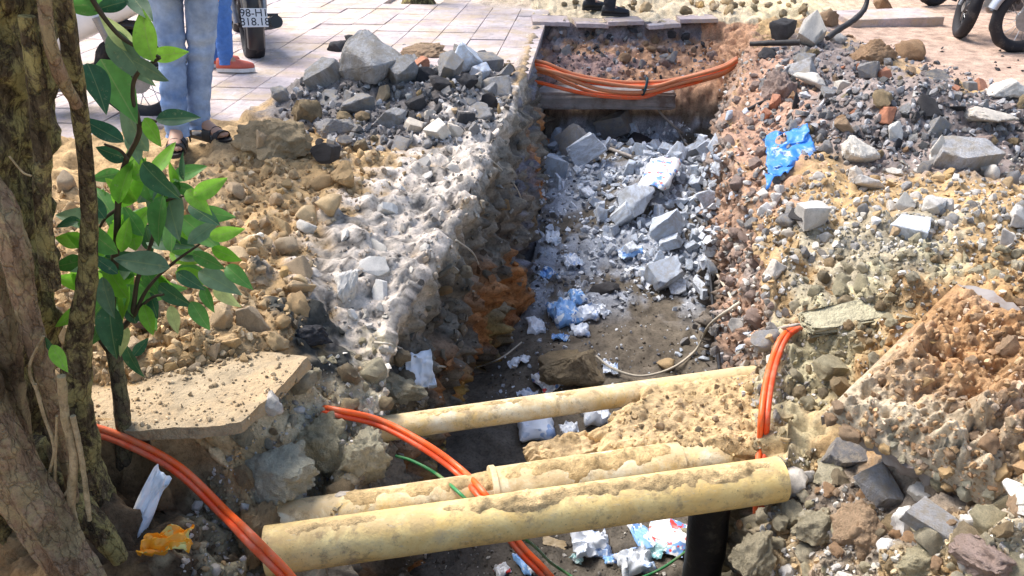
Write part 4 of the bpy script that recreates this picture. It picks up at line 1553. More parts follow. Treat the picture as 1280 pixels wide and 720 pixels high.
def sheet(name, pts_px, mat, label, cat, amp=.012, n=26, z_off=.015, freq=9, seed=0.0, th=.004):
    """a crumpled sheet lying over the ground between four picture corners"""
    q = []
    for p in pts_px:
        h = cast(*p[:2])
        q.append(h[0] + h[1] * z_off if len(p) < 3 else at(*p))
    A, B, Cc, D = [np.array(p) for p in q]
    g = np.linspace(0, 1, n + 1)
    U, W = np.meshgrid(g, g, indexing='ij')
    U, W = U.ravel()[:, None], W.ravel()[:, None]
    P = A * (1 - U) * (1 - W) + B * U * (1 - W) + Cc * U * W + D * (1 - U) * W
    nn = np.cross(B - A, D - A)
    nn /= np.linalg.norm(nn)
    if nn[2] < 0:
        nn = -nn
    h = amp * (1.2 * fbm(P, freq, 3, .5, seed) + .8 * (1 - 2 * np.abs(fbm(P, freq * 1.5, 2, .5, seed + 5))))
    e = np.array((B - A)) * .12 * fbm(P, freq, 2, .5, seed + 11)[:, None] + np.array(D - A) * .12 * fbm(P, freq, 2, .5, seed + 15)[:, None]
    P = P + e + h[:, None] * nn
    N = len(P)
    i, j = np.meshgrid(np.arange(n), np.arange(n), indexing='ij')
    a = (i * (n + 1) + j).ravel()
    Q = np.stack([a, a + n + 1, a + n + 2, a + 1], 1)
    side = []
    for k in range(n):
        for (p, r_) in ((k, k + 1), (n * (n + 1) + k + 1, n * (n + 1) + k), ((k + 1) * (n + 1), k * (n + 1)), (k * (n + 1) + n, (k + 1) * (n + 1) + n)):
            side.append((p, r_, r_ + N, p + N))
    o = mesh_np(name, np.vstack([P, P - th * nn]), np.vstack([Q, Q[:, ::-1] + N, np.array(side)]), mat, None, True)
    return tag(o, label, cat)


M_GREYSHEET = m_plain('grey_membrane', (.22, .23, .27), .5, .4, 0, .5, 14, .3, dirt=(.30, .26, .22), dirt_lo=.5, dirt_hi=.7, dscale=7)
M_BLUE = m_plain('blue_plastic', (.035, .20, .58), .4, .5, 0, .5, 20, .3, dirt=(.45, .52, .6), dirt_lo=.54, dirt_hi=.66, dscale=14)
hero('slab_fragment', 1055, 560, 62, 46, 'slab', M_CONC, 'grey slab fragment under the left tip of the tilted slab', 'rubble', (.3, .35, -.5), sink=.5)
hero('slab_fragment', 1105, 600, 70, 40, 'slab', M_CONC, 'bluish grey slab fragment in the gap under the tilted slab', 'rubble', (.3, .3, -.5), sink=.5)
hero('slab_fragment', 1165, 640, 70, 34, 'slab', M_CONC, 'grey slab fragment under the lower corner of the tilted slab', 'rubble', (.4, .2, -.4), sink=.6)
hero('soil_clod', 1040, 590, 46, 44, 'clod', M_OLIVE, 'olive clod below the grey fragment at the tip of the tilted slab', 'soil', sink=.4)
sheet('blue_sheet', [(958, 172), (1012, 160), (1020, 192), (962, 238)], M_BLUE, 'torn bright blue plastic sheet on the right trench lip', 'plastic sheet', .022, z_off=.025, freq=7, seed=7)
# flat stone shelf in the right bank
M_SHELF = m_rock('ledge_stone', [(.40, .36, .24)], .4, .5, 12)
h_ = cast(1080, 395)
bm = bmesh.new()
bm_box(bm, (0, 0, 0), (.46, .10, .035), bev=.008)
bmesh.ops.subdivide_edges(bm, edges=bm.edges[:], cuts=4, use_grid_fill=True)
for v in bm.verts:
    v.co += Vector((random.gauss(0, .004), random.gauss(0, .005), random.gauss(0, .003))) + Vector((0, .05 * (v.co.x + .2) * (1 if v.co.y > 0 else -.2), 0))
o = obj('stone_ledge', bm, M_SHELF, smooth=True, sharp=R(25))
o.location = h_[0] + Vector((0, 0, .01))
o.rotation_euler = (.25, -.14, .12)
tag(o, 'long flat olive stone ledge sticking out of the right bank above the conduits', 'stone')
# slab of old paving on the left bank, its front edge over the hollow
def left_slab():
    pts = [at(x, y, -.05) for x, y in ((70, 535), (170, 541), (245, 538), (302, 532), (345, 494), (386, 449), (330, 440), (240, 452), (150, 470), (70, 478))]
    bm = bmesh.new()
    tv = [bm.verts.new(p + Vector((0, 0, .008 + random.gauss(0, .004)))) for p in pts]
    bv = [bm.verts.new(p + Vector((0, 0, -.035))) for p in pts]
    bm.faces.new(tv)
    bm.faces.new(bv[::-1])
    for k in range(len(pts)):
        k2 = (k + 1) % len(pts)
        bm.faces.new([tv[k], bv[k], bv[k2], tv[k2]])
    bmesh.ops.triangulate(bm, faces=bm.faces[:])
    bmesh.ops.subdivide_edges(bm, edges=bm.edges[:], cuts=7, use_grid_fill=True)
    for v in bm.verts:
        q = np.array([v.co[:]])
        v.co += Vector((.012 * fbm(q, 8, 3)[0], .012 * fbm(q, 8, 3, .5, 9)[0], .010 * fbm(q, 7, 4, .5, 19)[0]))
    o = obj('sand_slab', bm, M_RSLAB, smooth=True, sharp=R(40))
    add_caster(o, (.44, .33, .2))
    tag(o, 'flat sand covered slab of old paving above the dark hollow on the left', 'slab')


M_RSLAB = m_rock('sandy_slab', [(.34, .265, .17)], .3, .8, 14, dust=(.46, .33, .19))
left_slab()

# ------------------------------------------------------------------ countable scattered pieces
SC = scatter
SC('rubble_chunk', 'small grey concrete piece in the rubble heap behind the left bank', 'rubble', 'grey pieces of the left rubble heap',
   [(345, 130), (420, 65), (520, 60), (640, 80), (640, 130), (600, 175), (470, 190), (360, 175)], 110, .028, .13, [('angular', M_CONC), ('block', M_CONC), ('angular', M_CONC), ('angular', M_DARK), ('slab', M_CONC), ('angular', M_PALE), ('slab', M_LGREY), ('clod', M_CLOD), ('angular', M_TAN)], 1.5, .3)
SC('stone', 'tan stone strewn over the earth of the left bank', 'stone', 'tan stones strewn on the left bank',
   [(20, 240), (300, 200), (400, 180), (470, 190), (480, 215), (400, 290), (370, 400), (385, 430), (250, 465), (20, 480)], 195, .022, .085, [('angular', M_TAN), ('round', M_TAN), ('angular', M_TAN), ('angular', M_TAN), ('round', M_TAN), ('clod', M_TAN)], 1.7, .5, .3)
SC('lime_lump', 'whitish dusty lump on the lip of the left trench wall', 'lump', 'dusty lumps on the left lip',
   [(560, 180), (640, 130), (625, 190), (570, 270), (510, 350), (460, 410), (400, 400), (430, 290), (500, 220)], 26, .022, .08, [('slab', M_PALE), ('angular', M_PALE), ('slab', M_PALE)], 1.6, .8, sink=.42)
SC('soil_clod', 'olive clod stuck in the cut bank left of the pipes', 'soil', 'clods of the cut bank left of the pipes',
   [(300, 545), (390, 455), (470, 420), (540, 470), (500, 520), (440, 630), (330, 650), (270, 620)], 48, .02, .07, [('clod', M_OLIVE), ('clod', M_OLIVE), ('clod', M_CLOD), ('clod', M_PALE)], 1.4, .2, .38)
SC('pebble', 'pebble in the gravelly soil under the left orange pair', 'pebble', 'pebbles under the left orange pair',
   [(235, 630), (320, 650), (360, 720), (220, 720)], 45, .010, .022, [('round', M_OLIVE), ('round', M_PALE), ('round', M_TAN)], 1.5, .3)
SC('tile_fragment', 'broken pale tile piece in the heap inside the trench', 'tile', 'broken tile pieces heaped in the trench',
   [(684, 195), (700, 170), (850, 150), (905, 190), (890, 260), (890, 370), (800, 360), (750, 320), (740, 250), (690, 225)], 225, .028, .095, [('slab', M_TILE), ('block', M_TILE), ('slab', M_TILE), ('angular', M_TILE), ('slab', M_TILE), ('block', M_TILE)], 1.5, .2, .1, .6, .5)
SC('tile_fragment', 'tile crumb lying in the mud on the left of the trench floor', 'tile', 'tile crumbs on the left of the trench floor',
   [(680, 225), (740, 240), (750, 330), (720, 420), (665, 420), (672, 300)], 55, .014, .045, [('slab', M_TILE), ('angular', M_TILE), ('angular', M_CONC)], 1.8, .5)
SC('rubble_chunk', 'small grey chunk at the foot of the right trench wall', 'rubble', 'grey chunks at the foot of the right wall',
   [(840, 380), (890, 370), (910, 440), (900, 470), (850, 470)], 35, .014, .04, [('angular', M_CONC), ('angular', M_TILE)], 1.8, .4)
SC('rubble_chunk', 'grey concrete piece in the rubble ridge on the right bank', 'rubble', 'grey pieces of the right rubble ridge',
   [(960, 60), (1030, 40), (1110, 55), (1180, 100), (1290, 120), (1290, 190), (1180, 180), (1090, 200), (1000, 180), (950, 150)], 150, .022, .10, [('angular', M_CONC), ('angular', M_CONC), ('block', M_CONC), ('angular', M_DARK), ('round', M_CONC), ('angular', M_PALE), ('slab', M_CONC), ('slab', M_LGREY), ('angular', M_RUST), ('block', M_BRICK), ('clod', M_CLOD)], 1.9, .3)
SC('stone', 'pale stone of the stony band across the middle of the right bank', 'stone', 'pale stones of the band on the right bank',
   [(940, 250), (1030, 215), (1150, 200), (1290, 200), (1290, 300), (1160, 300), (1060, 310), (985, 330)], 115, .018, .06, [('angular', M_PALE), ('round', M_PALE), ('angular', M_TAN), ('round', M_CONC)], 1.7, .4)
SC('lime_lump', 'pale lump clinging to the right trench wall', 'lump', 'pale lumps on the right trench wall',
   [(905, 110), (950, 90), (980, 200), (965, 300), (975, 420), (930, 440), (900, 350), (905, 220)], 85, .020, .065, [('angular', M_PALE), ('clod', M_PINK), ('round', M_CONC), ('clod', M_PINK), ('angular', M_TILE)], 1.6, .3)
SC('soil_clod', 'olive brown clod in the loose earth of the right bank', 'soil', 'clods in the earth of the right bank',
   [(985, 330), (1150, 300), (1290, 310), (1290, 360), (1200, 350), (1100, 450), (1025, 520), (985, 500)], 75, .018, .06, [('clod', M_OLIVE), ('clod', M_CLOD), ('clod', M_OLIVE), ('angular', M_OLIVE)], 1.5, .3, .35)
SC('soil_clod', 'clod in the loose heap below the tilted slab', 'soil', 'clods of the heap below the tilted slab',
   [(970, 570), (1020, 560), (1120, 650), (1230, 650), (1290, 600), (1290, 730), (930, 730), (920, 660)], 100, .016, .055, [('clod', M_OLIVE), ('clod', M_CLOD), ('clod', M_RUST), ('clod', M_PALE), ('clod', M_OLIVE), ('round', M_PALE)], 1.2, .2, .35)
SC('soil_clod', 'brown clod in the earth lying on the tilted slab', 'soil', 'clods on the tilted slab',
   [(1050, 505), (1200, 370), (1290, 350), (1290, 590), (1225, 610)], 38, .012, .045, [('clod', M_RUST), ('clod', M_RUST), ('angular', M_TAN), ('clod', M_RUST)], 1.8, .3, .42)
SC('wall_lump', 'grey or pink lump in the far wall of the trench', 'lump', 'lumps in the far trench wall',
   [(680, 40), (860, 38), (900, 75), (840, 90), (690, 75)], 40, .035, .10, [('angular', M_CONC), ('clod', M_PINK), ('clod', M_RUST), ('angular', M_DARK)], 1.5, .3)
SC('dark_pebble', 'small dark pebble on the flat dirt near the motorbikes', 'pebble', 'dark pebbles on the flat dirt',
   [(1140, 50), (1300, 70), (1300, 100), (1190, 80)], 12, .014, .03, [('angular', M_DARK)], 1.5, .5)
SC('soil_clod', 'sandy clod on the sand beyond the far end of the trench', 'soil', 'clods on the sand beyond the trench',
   [(700, 3), (1010, 3), (1010, 22), (880, 18), (700, 12)], 32, .03, .09, [('clod', M_TAN), ('clod', M_CLOD)], 1.5, .5)

# ------------------------------------------------------------------ grit nobody could count
GREY = [(.17, .165, .165), (.30, .29, .29), (.44, .43, .43), (.08, .08, .08)]
TANC = [(.5, .36, .2), (.38, .27, .15), (.58, .45, .29)]
PALEC = [(.6, .56, .5), (.45, .42, .36), (.3, .28, .25)]
TILEC = [(.55, .57, .6), (.4, .41, .43), (.68, .69, .7), (.1, .1, .11)]
stuff('gravel', [
    ([(90, 500), (200, 465), (330, 440), (386, 450), (302, 532), (110, 538)], 420, .003, .014, [(.5, .38, .24), (.42, .32, .2)], .9),
    ([(1030, 518), (1200, 358), (1290, 350), (1290, 600), (1225, 635)], 700, .004, .018, [(.45, .3, .17), (.36, .22, .12), (.55, .42, .3)], .7),
    ([(0, 240), (300, 195), (470, 185), (560, 190), (400, 290), (380, 430), (250, 465), (0, 500)], 2900, .006, .026, TANC, .5),
    ([(345, 130), (420, 65), (640, 80), (640, 130), (600, 175), (470, 190), (340, 180)], 1100, .010, .04, GREY, .8),
    ([(560, 180), (640, 130), (620, 200), (510, 360), (460, 430), (390, 410), (430, 290)], 260, .006, .02, PALEC, .3),
    ([(300, 545), (390, 455), (470, 420), (560, 500), (440, 640), (300, 720), (220, 720), (240, 620)], 1500, .004, .02, PALEC, .4)],
    None, 'loose gravel and crumbs of earth over the left bank')
stuff('gravel', [
    ([(960, 60), (1030, 40), (1110, 55), (1290, 115), (1290, 200), (1000, 200), (940, 150)], 1800, .009, .038, GREY, .8),
    ([(940, 250), (1030, 205), (1290, 190), (1290, 310), (1060, 320), (985, 340)], 1500, .006, .026, PALEC, .7),
    ([(985, 330), (1150, 300), (1290, 310), (1290, 360), (1200, 350), (1025, 520), (985, 500)], 1300, .005, .02, PALEC, .3),
    ([(970, 570), (1020, 560), (1120, 650), (1290, 620), (1290, 730), (930, 730)], 1800, .004, .018, PALEC, .35),
    ([(905, 60), (960, 50), (985, 250), (985, 560), (900, 460), (890, 200)], 1300, .006, .03, PALEC, .5)],
    None, 'loose gravel and crumbs of earth over the right bank')
stuff('gravel', [
    ([(1280, 130), (1600, 160), (1750, 420), (1750, 760), (1280, 730), (1290, 400)], 2600, .006, .045, PALEC + TANC, .7),
    ([(1280, 110), (1500, 130), (1560, 260), (1280, 240)], 700, .012, .06, GREY, .8),
    ([(-350, 230), (30, 220), (30, 500), (-350, 560)], 1100, .006, .04, TANC, .6)],
    None, 'loose gravel and stones beyond the left and right edges of the photo')
stuff('rubble_crumbs', [
    ([(684, 195), (700, 172), (850, 155), (905, 190), (890, 370), (800, 368), (735, 300), (700, 230)], 620, .018, .05, [(.66, .68, .72), (.56, .58, .62), (.74, .76, .78), (.45, .47, .5)], .92),
    ([(680, 190), (850, 150), (905, 190), (890, 370), (800, 380), (660, 420), (672, 250)], 1500, .008, .03, TILEC, .8),
    ([(660, 380), (900, 370), (905, 470), (600, 500)], 450, .005, .018, TILEC, .45),
    ([(500, 660), (900, 650), (900, 720), (500, 720)], 500, .004, .016, PALEC, .3),
    ([(690, 40), (880, 38), (900, 80), (830, 110), (690, 110)], 500, .01, .04, GREY, .5),
    ([(560, 200), (640, 160), (680, 180), (660, 400), (560, 500), (490, 440)], 300, .006, .03, PALEC, .1),
    ([(760, 500), (945, 478), (960, 570), (740, 570)], 420, .003, .012, TANC, .3)],
    None, 'crumbs of tile and earth on the trench floor and walls', ('angular', 'slab', 'round'))
SC('wall_lump', 'earthy lump sticking out of the left trench wall', 'lump', 'lumps in the left trench wall',
   [(625, 190), (665, 160), (668, 300), (640, 400), (570, 490), (520, 470), (530, 380), (590, 280)], 22, .025, .06, [('clod', M_WALL), ('angular', M_WALL)], 1.5, .2, .55)
SC('soil_clod', 'crumbly clod along the front edge of the tilted slab', 'soil', 'clods along the front edge of the tilted slab',
   [(1026, 518), (1045, 505), (1250, 622), (1235, 642)], 26, .014, .04, [('clod', M_OLIVE), ('clod', M_RUST), ('clod', M_CREAM), ('clod', M_TAN)], 1.3, .3, .35)
SC('soil_clod', 'tan clod lying on the soil bed over the rear pipes', 'soil', 'clods on the soil bed over the pipes',
   [(780, 500), (940, 480), (950, 560), (760, 560)], 24, .008, .024, [('clod', M_CLOD), ('angular', M_TAN)], 1.5, .3, .3)
write_labels()
print(NAMES_N)
# ------------------------------------------------------------------ the tree at the left with its roots
def m_bark(name, cols, lichen, bump=.9, cracks=.8):
    k = NT(name, .92, .15)
    p = k.geo().outputs['Position']
    mp = k.n('ShaderNodeMapping')
    mp.inputs['Scale'].default_value = (1, 1, .28)
    k.l(p, mp.inputs[0])
    v = mp.outputs[0]
    n1 = k.noise(v, 48, 8, .75, dist=.4)
    n2 = k.noise(p, 16, 7, .75, dist=.5)
    n3 = k.noise(p, 90, 5, .75)
    c = k.ramp(n1, [(.32, cols[0]), (.5, cols[1]), (.68, cols[2])])
    c = k.mix(k.ramp(n2, [(.46, 0), (.55, .95)]), c, lichen)
    c = k.mix(k.ramp(k.noise(p, 6, 4, .6), [(.5, 0), (.68, .75)]), c, (.035, .026, .016))
    c = k.mix(.6, c, k.ramp(n3, [(.3, .3), (.47, 1), (.7, 1.4)]), 'MULTIPLY')
    vm = k.n('ShaderNodeMapping')
    vm.inputs['Scale'].default_value = (1, 1, .32)
    ds = k.n('ShaderNodeVectorMath', operation='ADD')
    k.l(p, ds.inputs[0])
    sc_ = k.n('ShaderNodeVectorMath', operation='SCALE')
    sc_.inputs['Scale'].default_value = .03
    k.l(k.noise(p, 22, 4, .7, 'Color'), sc_.inputs[0])
    k.l(sc_.outputs[0], ds.inputs[1])
    k.l(ds.outputs[0], vm.inputs[0])
    vo = k.n('ShaderNodeTexVoronoi', feature='DISTANCE_TO_EDGE', i_Scale=44.0)
    k.l(vm.outputs[0], vo.inputs['Vector'])
    crack = k.ramp(vo.outputs['Distance'], [(.0, 0.0), (.07, 1.0)])
    c = k.mix(cracks, c, k.ramp(vo.outputs['Distance'], [(.0, .25), (.06, 1.0)]), 'MULTIPLY')
    k.color(c)
    k.bump(k.math('ADD', k.math('MULTIPLY', crack, .8 * cracks), k.math('ADD', k.math('MULTIPLY', n1, 1.0), k.math('ADD', n2, k.math('MULTIPLY', n3, .5)))), bump, .03)
    return k.m


M_BARK = m_bark('bark', [(.04, .028, .017), (.15, .11, .065), (.36, .28, .16)], (.50, .42, .17), .9, .6)
M_ROOT = m_bark('root_bark', [(.16, .10, .06), (.36, .24, .15), (.50, .36, .24)], (.44, .34, .19), .8, .5)
M_ROOTP = m_bark('pale_root', [(.24, .17, .09), (.42, .32, .19), (.5, .4, .26)], (.35, .27, .15), .4, .2)
M_LEAF_D = None

tree = empty('fig_tree', at(-20, 640, -.33), 0, 'mossy old tree trunk with clinging roots filling the left edge of the photo', 'tree')
T0 = tree.location.copy()


def lobes(seed):
    r_ = random.Random(seed)
    L = [(r_.randint(2, 7), r_.uniform(0, 6.28), r_.uniform(.03, .08), r_.uniform(-.1, .1)) for _ in range(5)]

    def f(i, a):
        s = np.ones_like(a)
        for n, ph, am, tw in L:
            s += am * np.cos(n * a + ph + tw * i * .15)
        return s
    return f


def ptube(name, pts, rad, mat, parent, base, shape=None, noise=.1, nf=16, n=None, sides=14):
    o = tube(name, [Vector(p) - base for p in pts], rad, mat, parent, n=n or len(pts) * 14, sides=sides, shape=shape, noise=noise, nfreq=nf)
    return o


YT = 1.80
ptube('trunk', [aty(-32, 760, 1.72), aty(-30, 640, YT - .05), aty(-28, 520, YT), aty(-32, 380, YT), aty(-42, 240, YT), aty(-45, 100, YT), aty(-46, -60, YT), aty(-50, -220, YT + .02), aty(-40, -420, YT + .05), aty(-60, -620, YT + .1)],
      [.25, .205, .18, .172, .165, .165, .168, .165, .15, .13], M_BARK, tree, T0, lobes(4), .20, 9, 220, 96)
ptube('root', [aty(62, -80, 1.66), aty(76, -20, 1.66), aty(88, 60, 1.68), aty(98, 125, 1.70), aty(107, 200, 1.72), aty(112, 280, 1.74), aty(108, 360, 1.74), aty(99, 430, 1.74), aty(94, 500, 1.74), aty(100, 570, 1.74), aty(118, 640, 1.74)],
      [.019, .018, .019, .017, .016, .018, .023, .030, .038, .05, .06], M_BARK, tree, T0, lobes(8), .16, 14, 150, 20)
ptube('root', [aty(52, -40, 1.60), aty(60, 40, 1.60), aty(76, 95, 1.62), aty(97, 132, 1.66)], [.013, .012, .014, .012], M_ROOT, tree, T0, None, .15, 20)
ptube('root', [aty(34, 20, 1.60), aty(46, 110, 1.60), aty(52, 190, 1.60), aty(54, 270, 1.60), aty(64, 360, 1.6)], [.016, .018, .018, .016, .018], M_BARK, tree, T0, lobes(3), .2, 16)
ptube('root', [aty(-30, 215, 1.55), aty(2, 262, 1.52), aty(18, 310, 1.50), aty(30, 375, 1.50), aty(45, 430, 1.50), aty(62, 490, 1.50), aty(80, 560, 1.52), aty(92, 625, 1.54)],
      [.03, .03, .028, .024, .022, .018, .016, .014], M_ROOT, tree, T0, lobes(6), .16, 18, 120, 18)
ptube('root', [aty(-20, 330, 1.52), aty(0, 400, 1.52), aty(14, 460, 1.52), aty(26, 530, 1.52), aty(40, 600, 1.52)], [.03, .028, .022, .018, .02], M_ROOT, tree, T0, lobes(2), .2, 18)
ptube('root', [aty(-60, 420, 1.44), aty(-30, 500, 1.44), aty(10, 575, 1.44), aty(48, 640, 1.43), aty(88, 705, 1.42), aty(135, 790, 1.40)], [.05, .055, .055, .056, .05, .05], M_ROOT, tree, T0, lobes(9), .14, 12, 110, 26)
ptube('root', [aty(30, 560, 1.56), aty(62, 605, 1.56), aty(100, 640, 1.56), aty(128, 668, 1.56), aty(150, 700, 1.56)], [.05, .05, .04, .03, .02], M_BARK, tree, T0, lobes(12), .2, 14)
for pts, r_ in [([(75, 470), (82, 520), (92, 570), (90, 620), (84, 690)], .010), ([(92, 520), (100, 560), (106, 600), (112, 650)], .006),
                ([(45, 480), (56, 520), (66, 560), (60, 590)], .004), ([(70, 520), (70, 570), (68, 615)], .0035), ([(90, 615), (78, 660), (60, 720)], .006), ([(90, 618), (96, 660), (98, 690)], .004),
                ([(85, 612), (70, 640), (76, 680)], .0035), ([(10, 195), (28, 215), (40, 220)], .002), ([(55, 420), (38, 460), (50, 500)], .003)]:
    ptube('hanging_root', [aty(x + random.uniform(-2, 2), y_, 1.46) for x, y_ in pts], r_, M_ROOTP, tree, T0, None, .2, 30, None, 8)


# ------------------------------------------------------------------ leaves
def m_leaf(name, c1, c2, trans=.35):
    k = NT(name, .5, .35)
    oi = k.n('ShaderNodeObjectInfo').outputs['Random']
    c = k.ramp(oi, [(0, c1), (1, c2)])
    p = k.coord('Object')
    n = k.noise(p, 5, 3, .6)
    c = k.mix(.5, c, k.ramp(n, [(.3, .6), (.7, 1.3)]), 'MULTIPLY')
    vv = k.n('ShaderNodeVectorMath', operation='ADD')
    k.l(p, vv.inputs[0])
    k.l(k.n('ShaderNodeObjectInfo').outputs['Location'], vv.inputs[1])
    c = k.mix(k.ramp(k.noise(vv.outputs[0], 9, 4, .7), [(.60, 0), (.70, .6)]), c, (.30, .32, .16))
    c = k.mix(k.ramp(k.noise(vv.outputs[0], 26, 3, .7), [(.66, 0), (.70, .7)]), c, (.16, .12, .05))
    sep = k.n('ShaderNodeSeparateXYZ')
    k.l(p, sep.inputs[0])
    rib = k.math('ABSOLUTE', sep.outputs[1])
    c = k.mix(k.ramp(rib, [(0.0, .55), (.012, 0)]), c, (.30, .36, .14))
    k.color(c)
    tr = k.n('ShaderNodeBsdfTranslucent')
    k.l(c, tr.inputs[0])
    mx = k.n('ShaderNodeMixShader')
    mx.inputs[0].default_value = trans
    k.l(k.b.outputs[0], mx.inputs[1])
    k.l(tr.outputs[0], mx.inputs[2])
    k.l(mx.outputs[0], k.t.nodes['Material Output'].inputs['Surface'])
    return k.m


M_LB = m_leaf('bright_leaf', (.17, .44, .035), (.27, .55, .06), .5)
M_LM = m_leaf('green_leaf', (.08, .24, .05), (.12, .32, .07), .4)
M_LD = m_leaf('dark_leaf', (.03, .11, .05), (.055, .15, .06), .25)
M_LG = m_leaf('greyish_leaf', (.12, .21, .12), (.19, .29, .16), .3)
M_LY = m_leaf('pale_leaf', (.42, .52, .20), (.50, .58, .24), .45)


def leaf_mesh(mat, curl, fold, wd, n=12):
    V, Q = [], []
    for i in range(n + 1):
        t = i / n
        wv = wd * math.sin(PI * t ** .82) ** .85 * (1 - .25 * t) if 0 < t < 1 else .004
        if t < .08:
            wv = max(.006, wv * .5)
        for s in (-1, -.5, 0, .5, 1):
            V.append((t, s * wv, -curl * t * t + fold * abs(s) * wv + .012 * math.sin(9 * t) * abs(s)))
    for i in range(n):
        for j in range(4):
            a = i * 5 + j
            Q.append((a, a + 5, a + 6, a + 1))
    return mesh_np('leaf', V, Q, mat, None, True, None, False)


LEAF = {}
for key, mat in (('b', M_LB), ('m', M_LM), ('d', M_LD), ('g', M_LG), ('y', M_LY)):
    LEAF[key] = [leaf_mesh(mat, c_, f_, w_) for c_, f_, w_ in ((.10, .25, .25), (.25, .35, .27), (-.05, .2, .22), (.35, .3, .26))]
M_TWIG = m_plain('twig_bark', (.07, .055, .035), .8, .2, 0, .5, 40, .4)
M_STEM = m_bark('stem_bark', [(.05, .04, .03), (.10, .08, .055), (.16, .13, .085)], (.16, .15, .08), .4)

sap = empty('sapling', at(152, 612, -.33), 0, 'young leafy sapling with glossy oval leaves in front of the old tree', 'sapling')
S0 = sap.location.copy()
YS0 = 1.93
RV, UV, FV = Vector((1, 0, 0)), Vector((0, SP, CP)), Vector((0, CP, -SP))


def stem(pts, r_, name='branch', mat=M_TWIG, dy=0.0):
    ptube(name, [aty(x, y_, YS0 + dy + k_) for x, y_, k_ in pts], r_, mat, sap, S0, None, .12, 30, None, 10)


stem([(150, 640, 0), (154, 590, 0), (155, 545, 0), (150, 490, 0), (142, 440, 0), (137, 400, 0), (140, 350, 0)], [.036, .026, .024, .022, .020, .015, .012], 'stem', M_STEM)
stem([(140, 350, 0), (146, 300, 0), (148, 250, .0), (156, 205, .0), (174, 165, -.02), (166, 120, -.02), (172, 92, -.03), (200, 72, -.04)], [.012, .009, .008, .007, .006, .005, .005, .004])
stem([(142, 420, 0), (164, 395, 0), (172, 350, .0), (190, 300, .0), (205, 240, 0)], [.009, .007, .006, .005, .004])
stem([(140, 445, 0), (122, 420, 0), (108, 395, 0)], [.008, .006, .004])
stem([(165, 400, 0), (185, 360, 0), (215, 330, 0), (250, 305, 0)], [.006, .005, .004, .003])
stem([(168, 390, 0), (190, 372, 0), (205, 368, 0)], [.005, .004, .003])
stem([(148, 260, 0), (130, 275, 0), (118, 300, 0)], [.005, .004, .003])
stem([(160, 200, -.02), (150, 188, -.02), (130, 180, -.03)], [.005, .004, .003])
stem([(174, 158, -.02), (185, 150, -.03), (196, 152, -.03)], [.005, .004, .003])
stem([(200, 72, -.04), (150, 45, -.05), (110, -10, -.06), (90, -60, -.05)], [.004, .005, .006, .007])
stem([(190, 262, 0), (210, 250, 0), (230, 245, 0)], [.005, .004, .003])


def leaf(cx, cy, ln, ang, kind, tilt=None, y_=None, face=None):
    """leaf centre and length in picture pixels, ang = direction of its tip (0 right, 90 up)"""
    yv = (y_ if y_ is not None else YS0 + random.uniform(-.10, .06))
    c = aty(cx, cy, yv)
    d = yv * CP - (c.z - CAM_H) * SP
    L = ln * d / F
    a = R(ang)
    tl = random.uniform(-.45, .45) if tilt is None else tilt
    X = (RV * math.cos(a) + UV * math.sin(a)) * math.cos(tl) - FV * math.sin(tl)
    X.normalize()
    fc = random.uniform(-.6, .6) if face is None else face * random.choice((-.8, .8))
    side = FV.cross(X).normalized()
    Z = (-FV * math.cos(fc) + side * math.sin(fc))
    Z = (Z - X * Z.dot(X)).normalized()
    Y = Z.cross(X)
    Lr = L / max(.55, math.cos(tl)) * random.uniform(.82, 1.08)
    M = Matrix((X, Y, Z)).transposed()
    o = bpy.data.objects.new('leaf', random.choice(LEAF[kind]))
    link(o, sap)
    o.location = c - X * Lr * .5 - S0
    o.scale = (Lr, Lr, Lr)
    o.rotation_mode = 'QUATERNION'
    o.rotation_quaternion = M.to_quaternion()
    return o


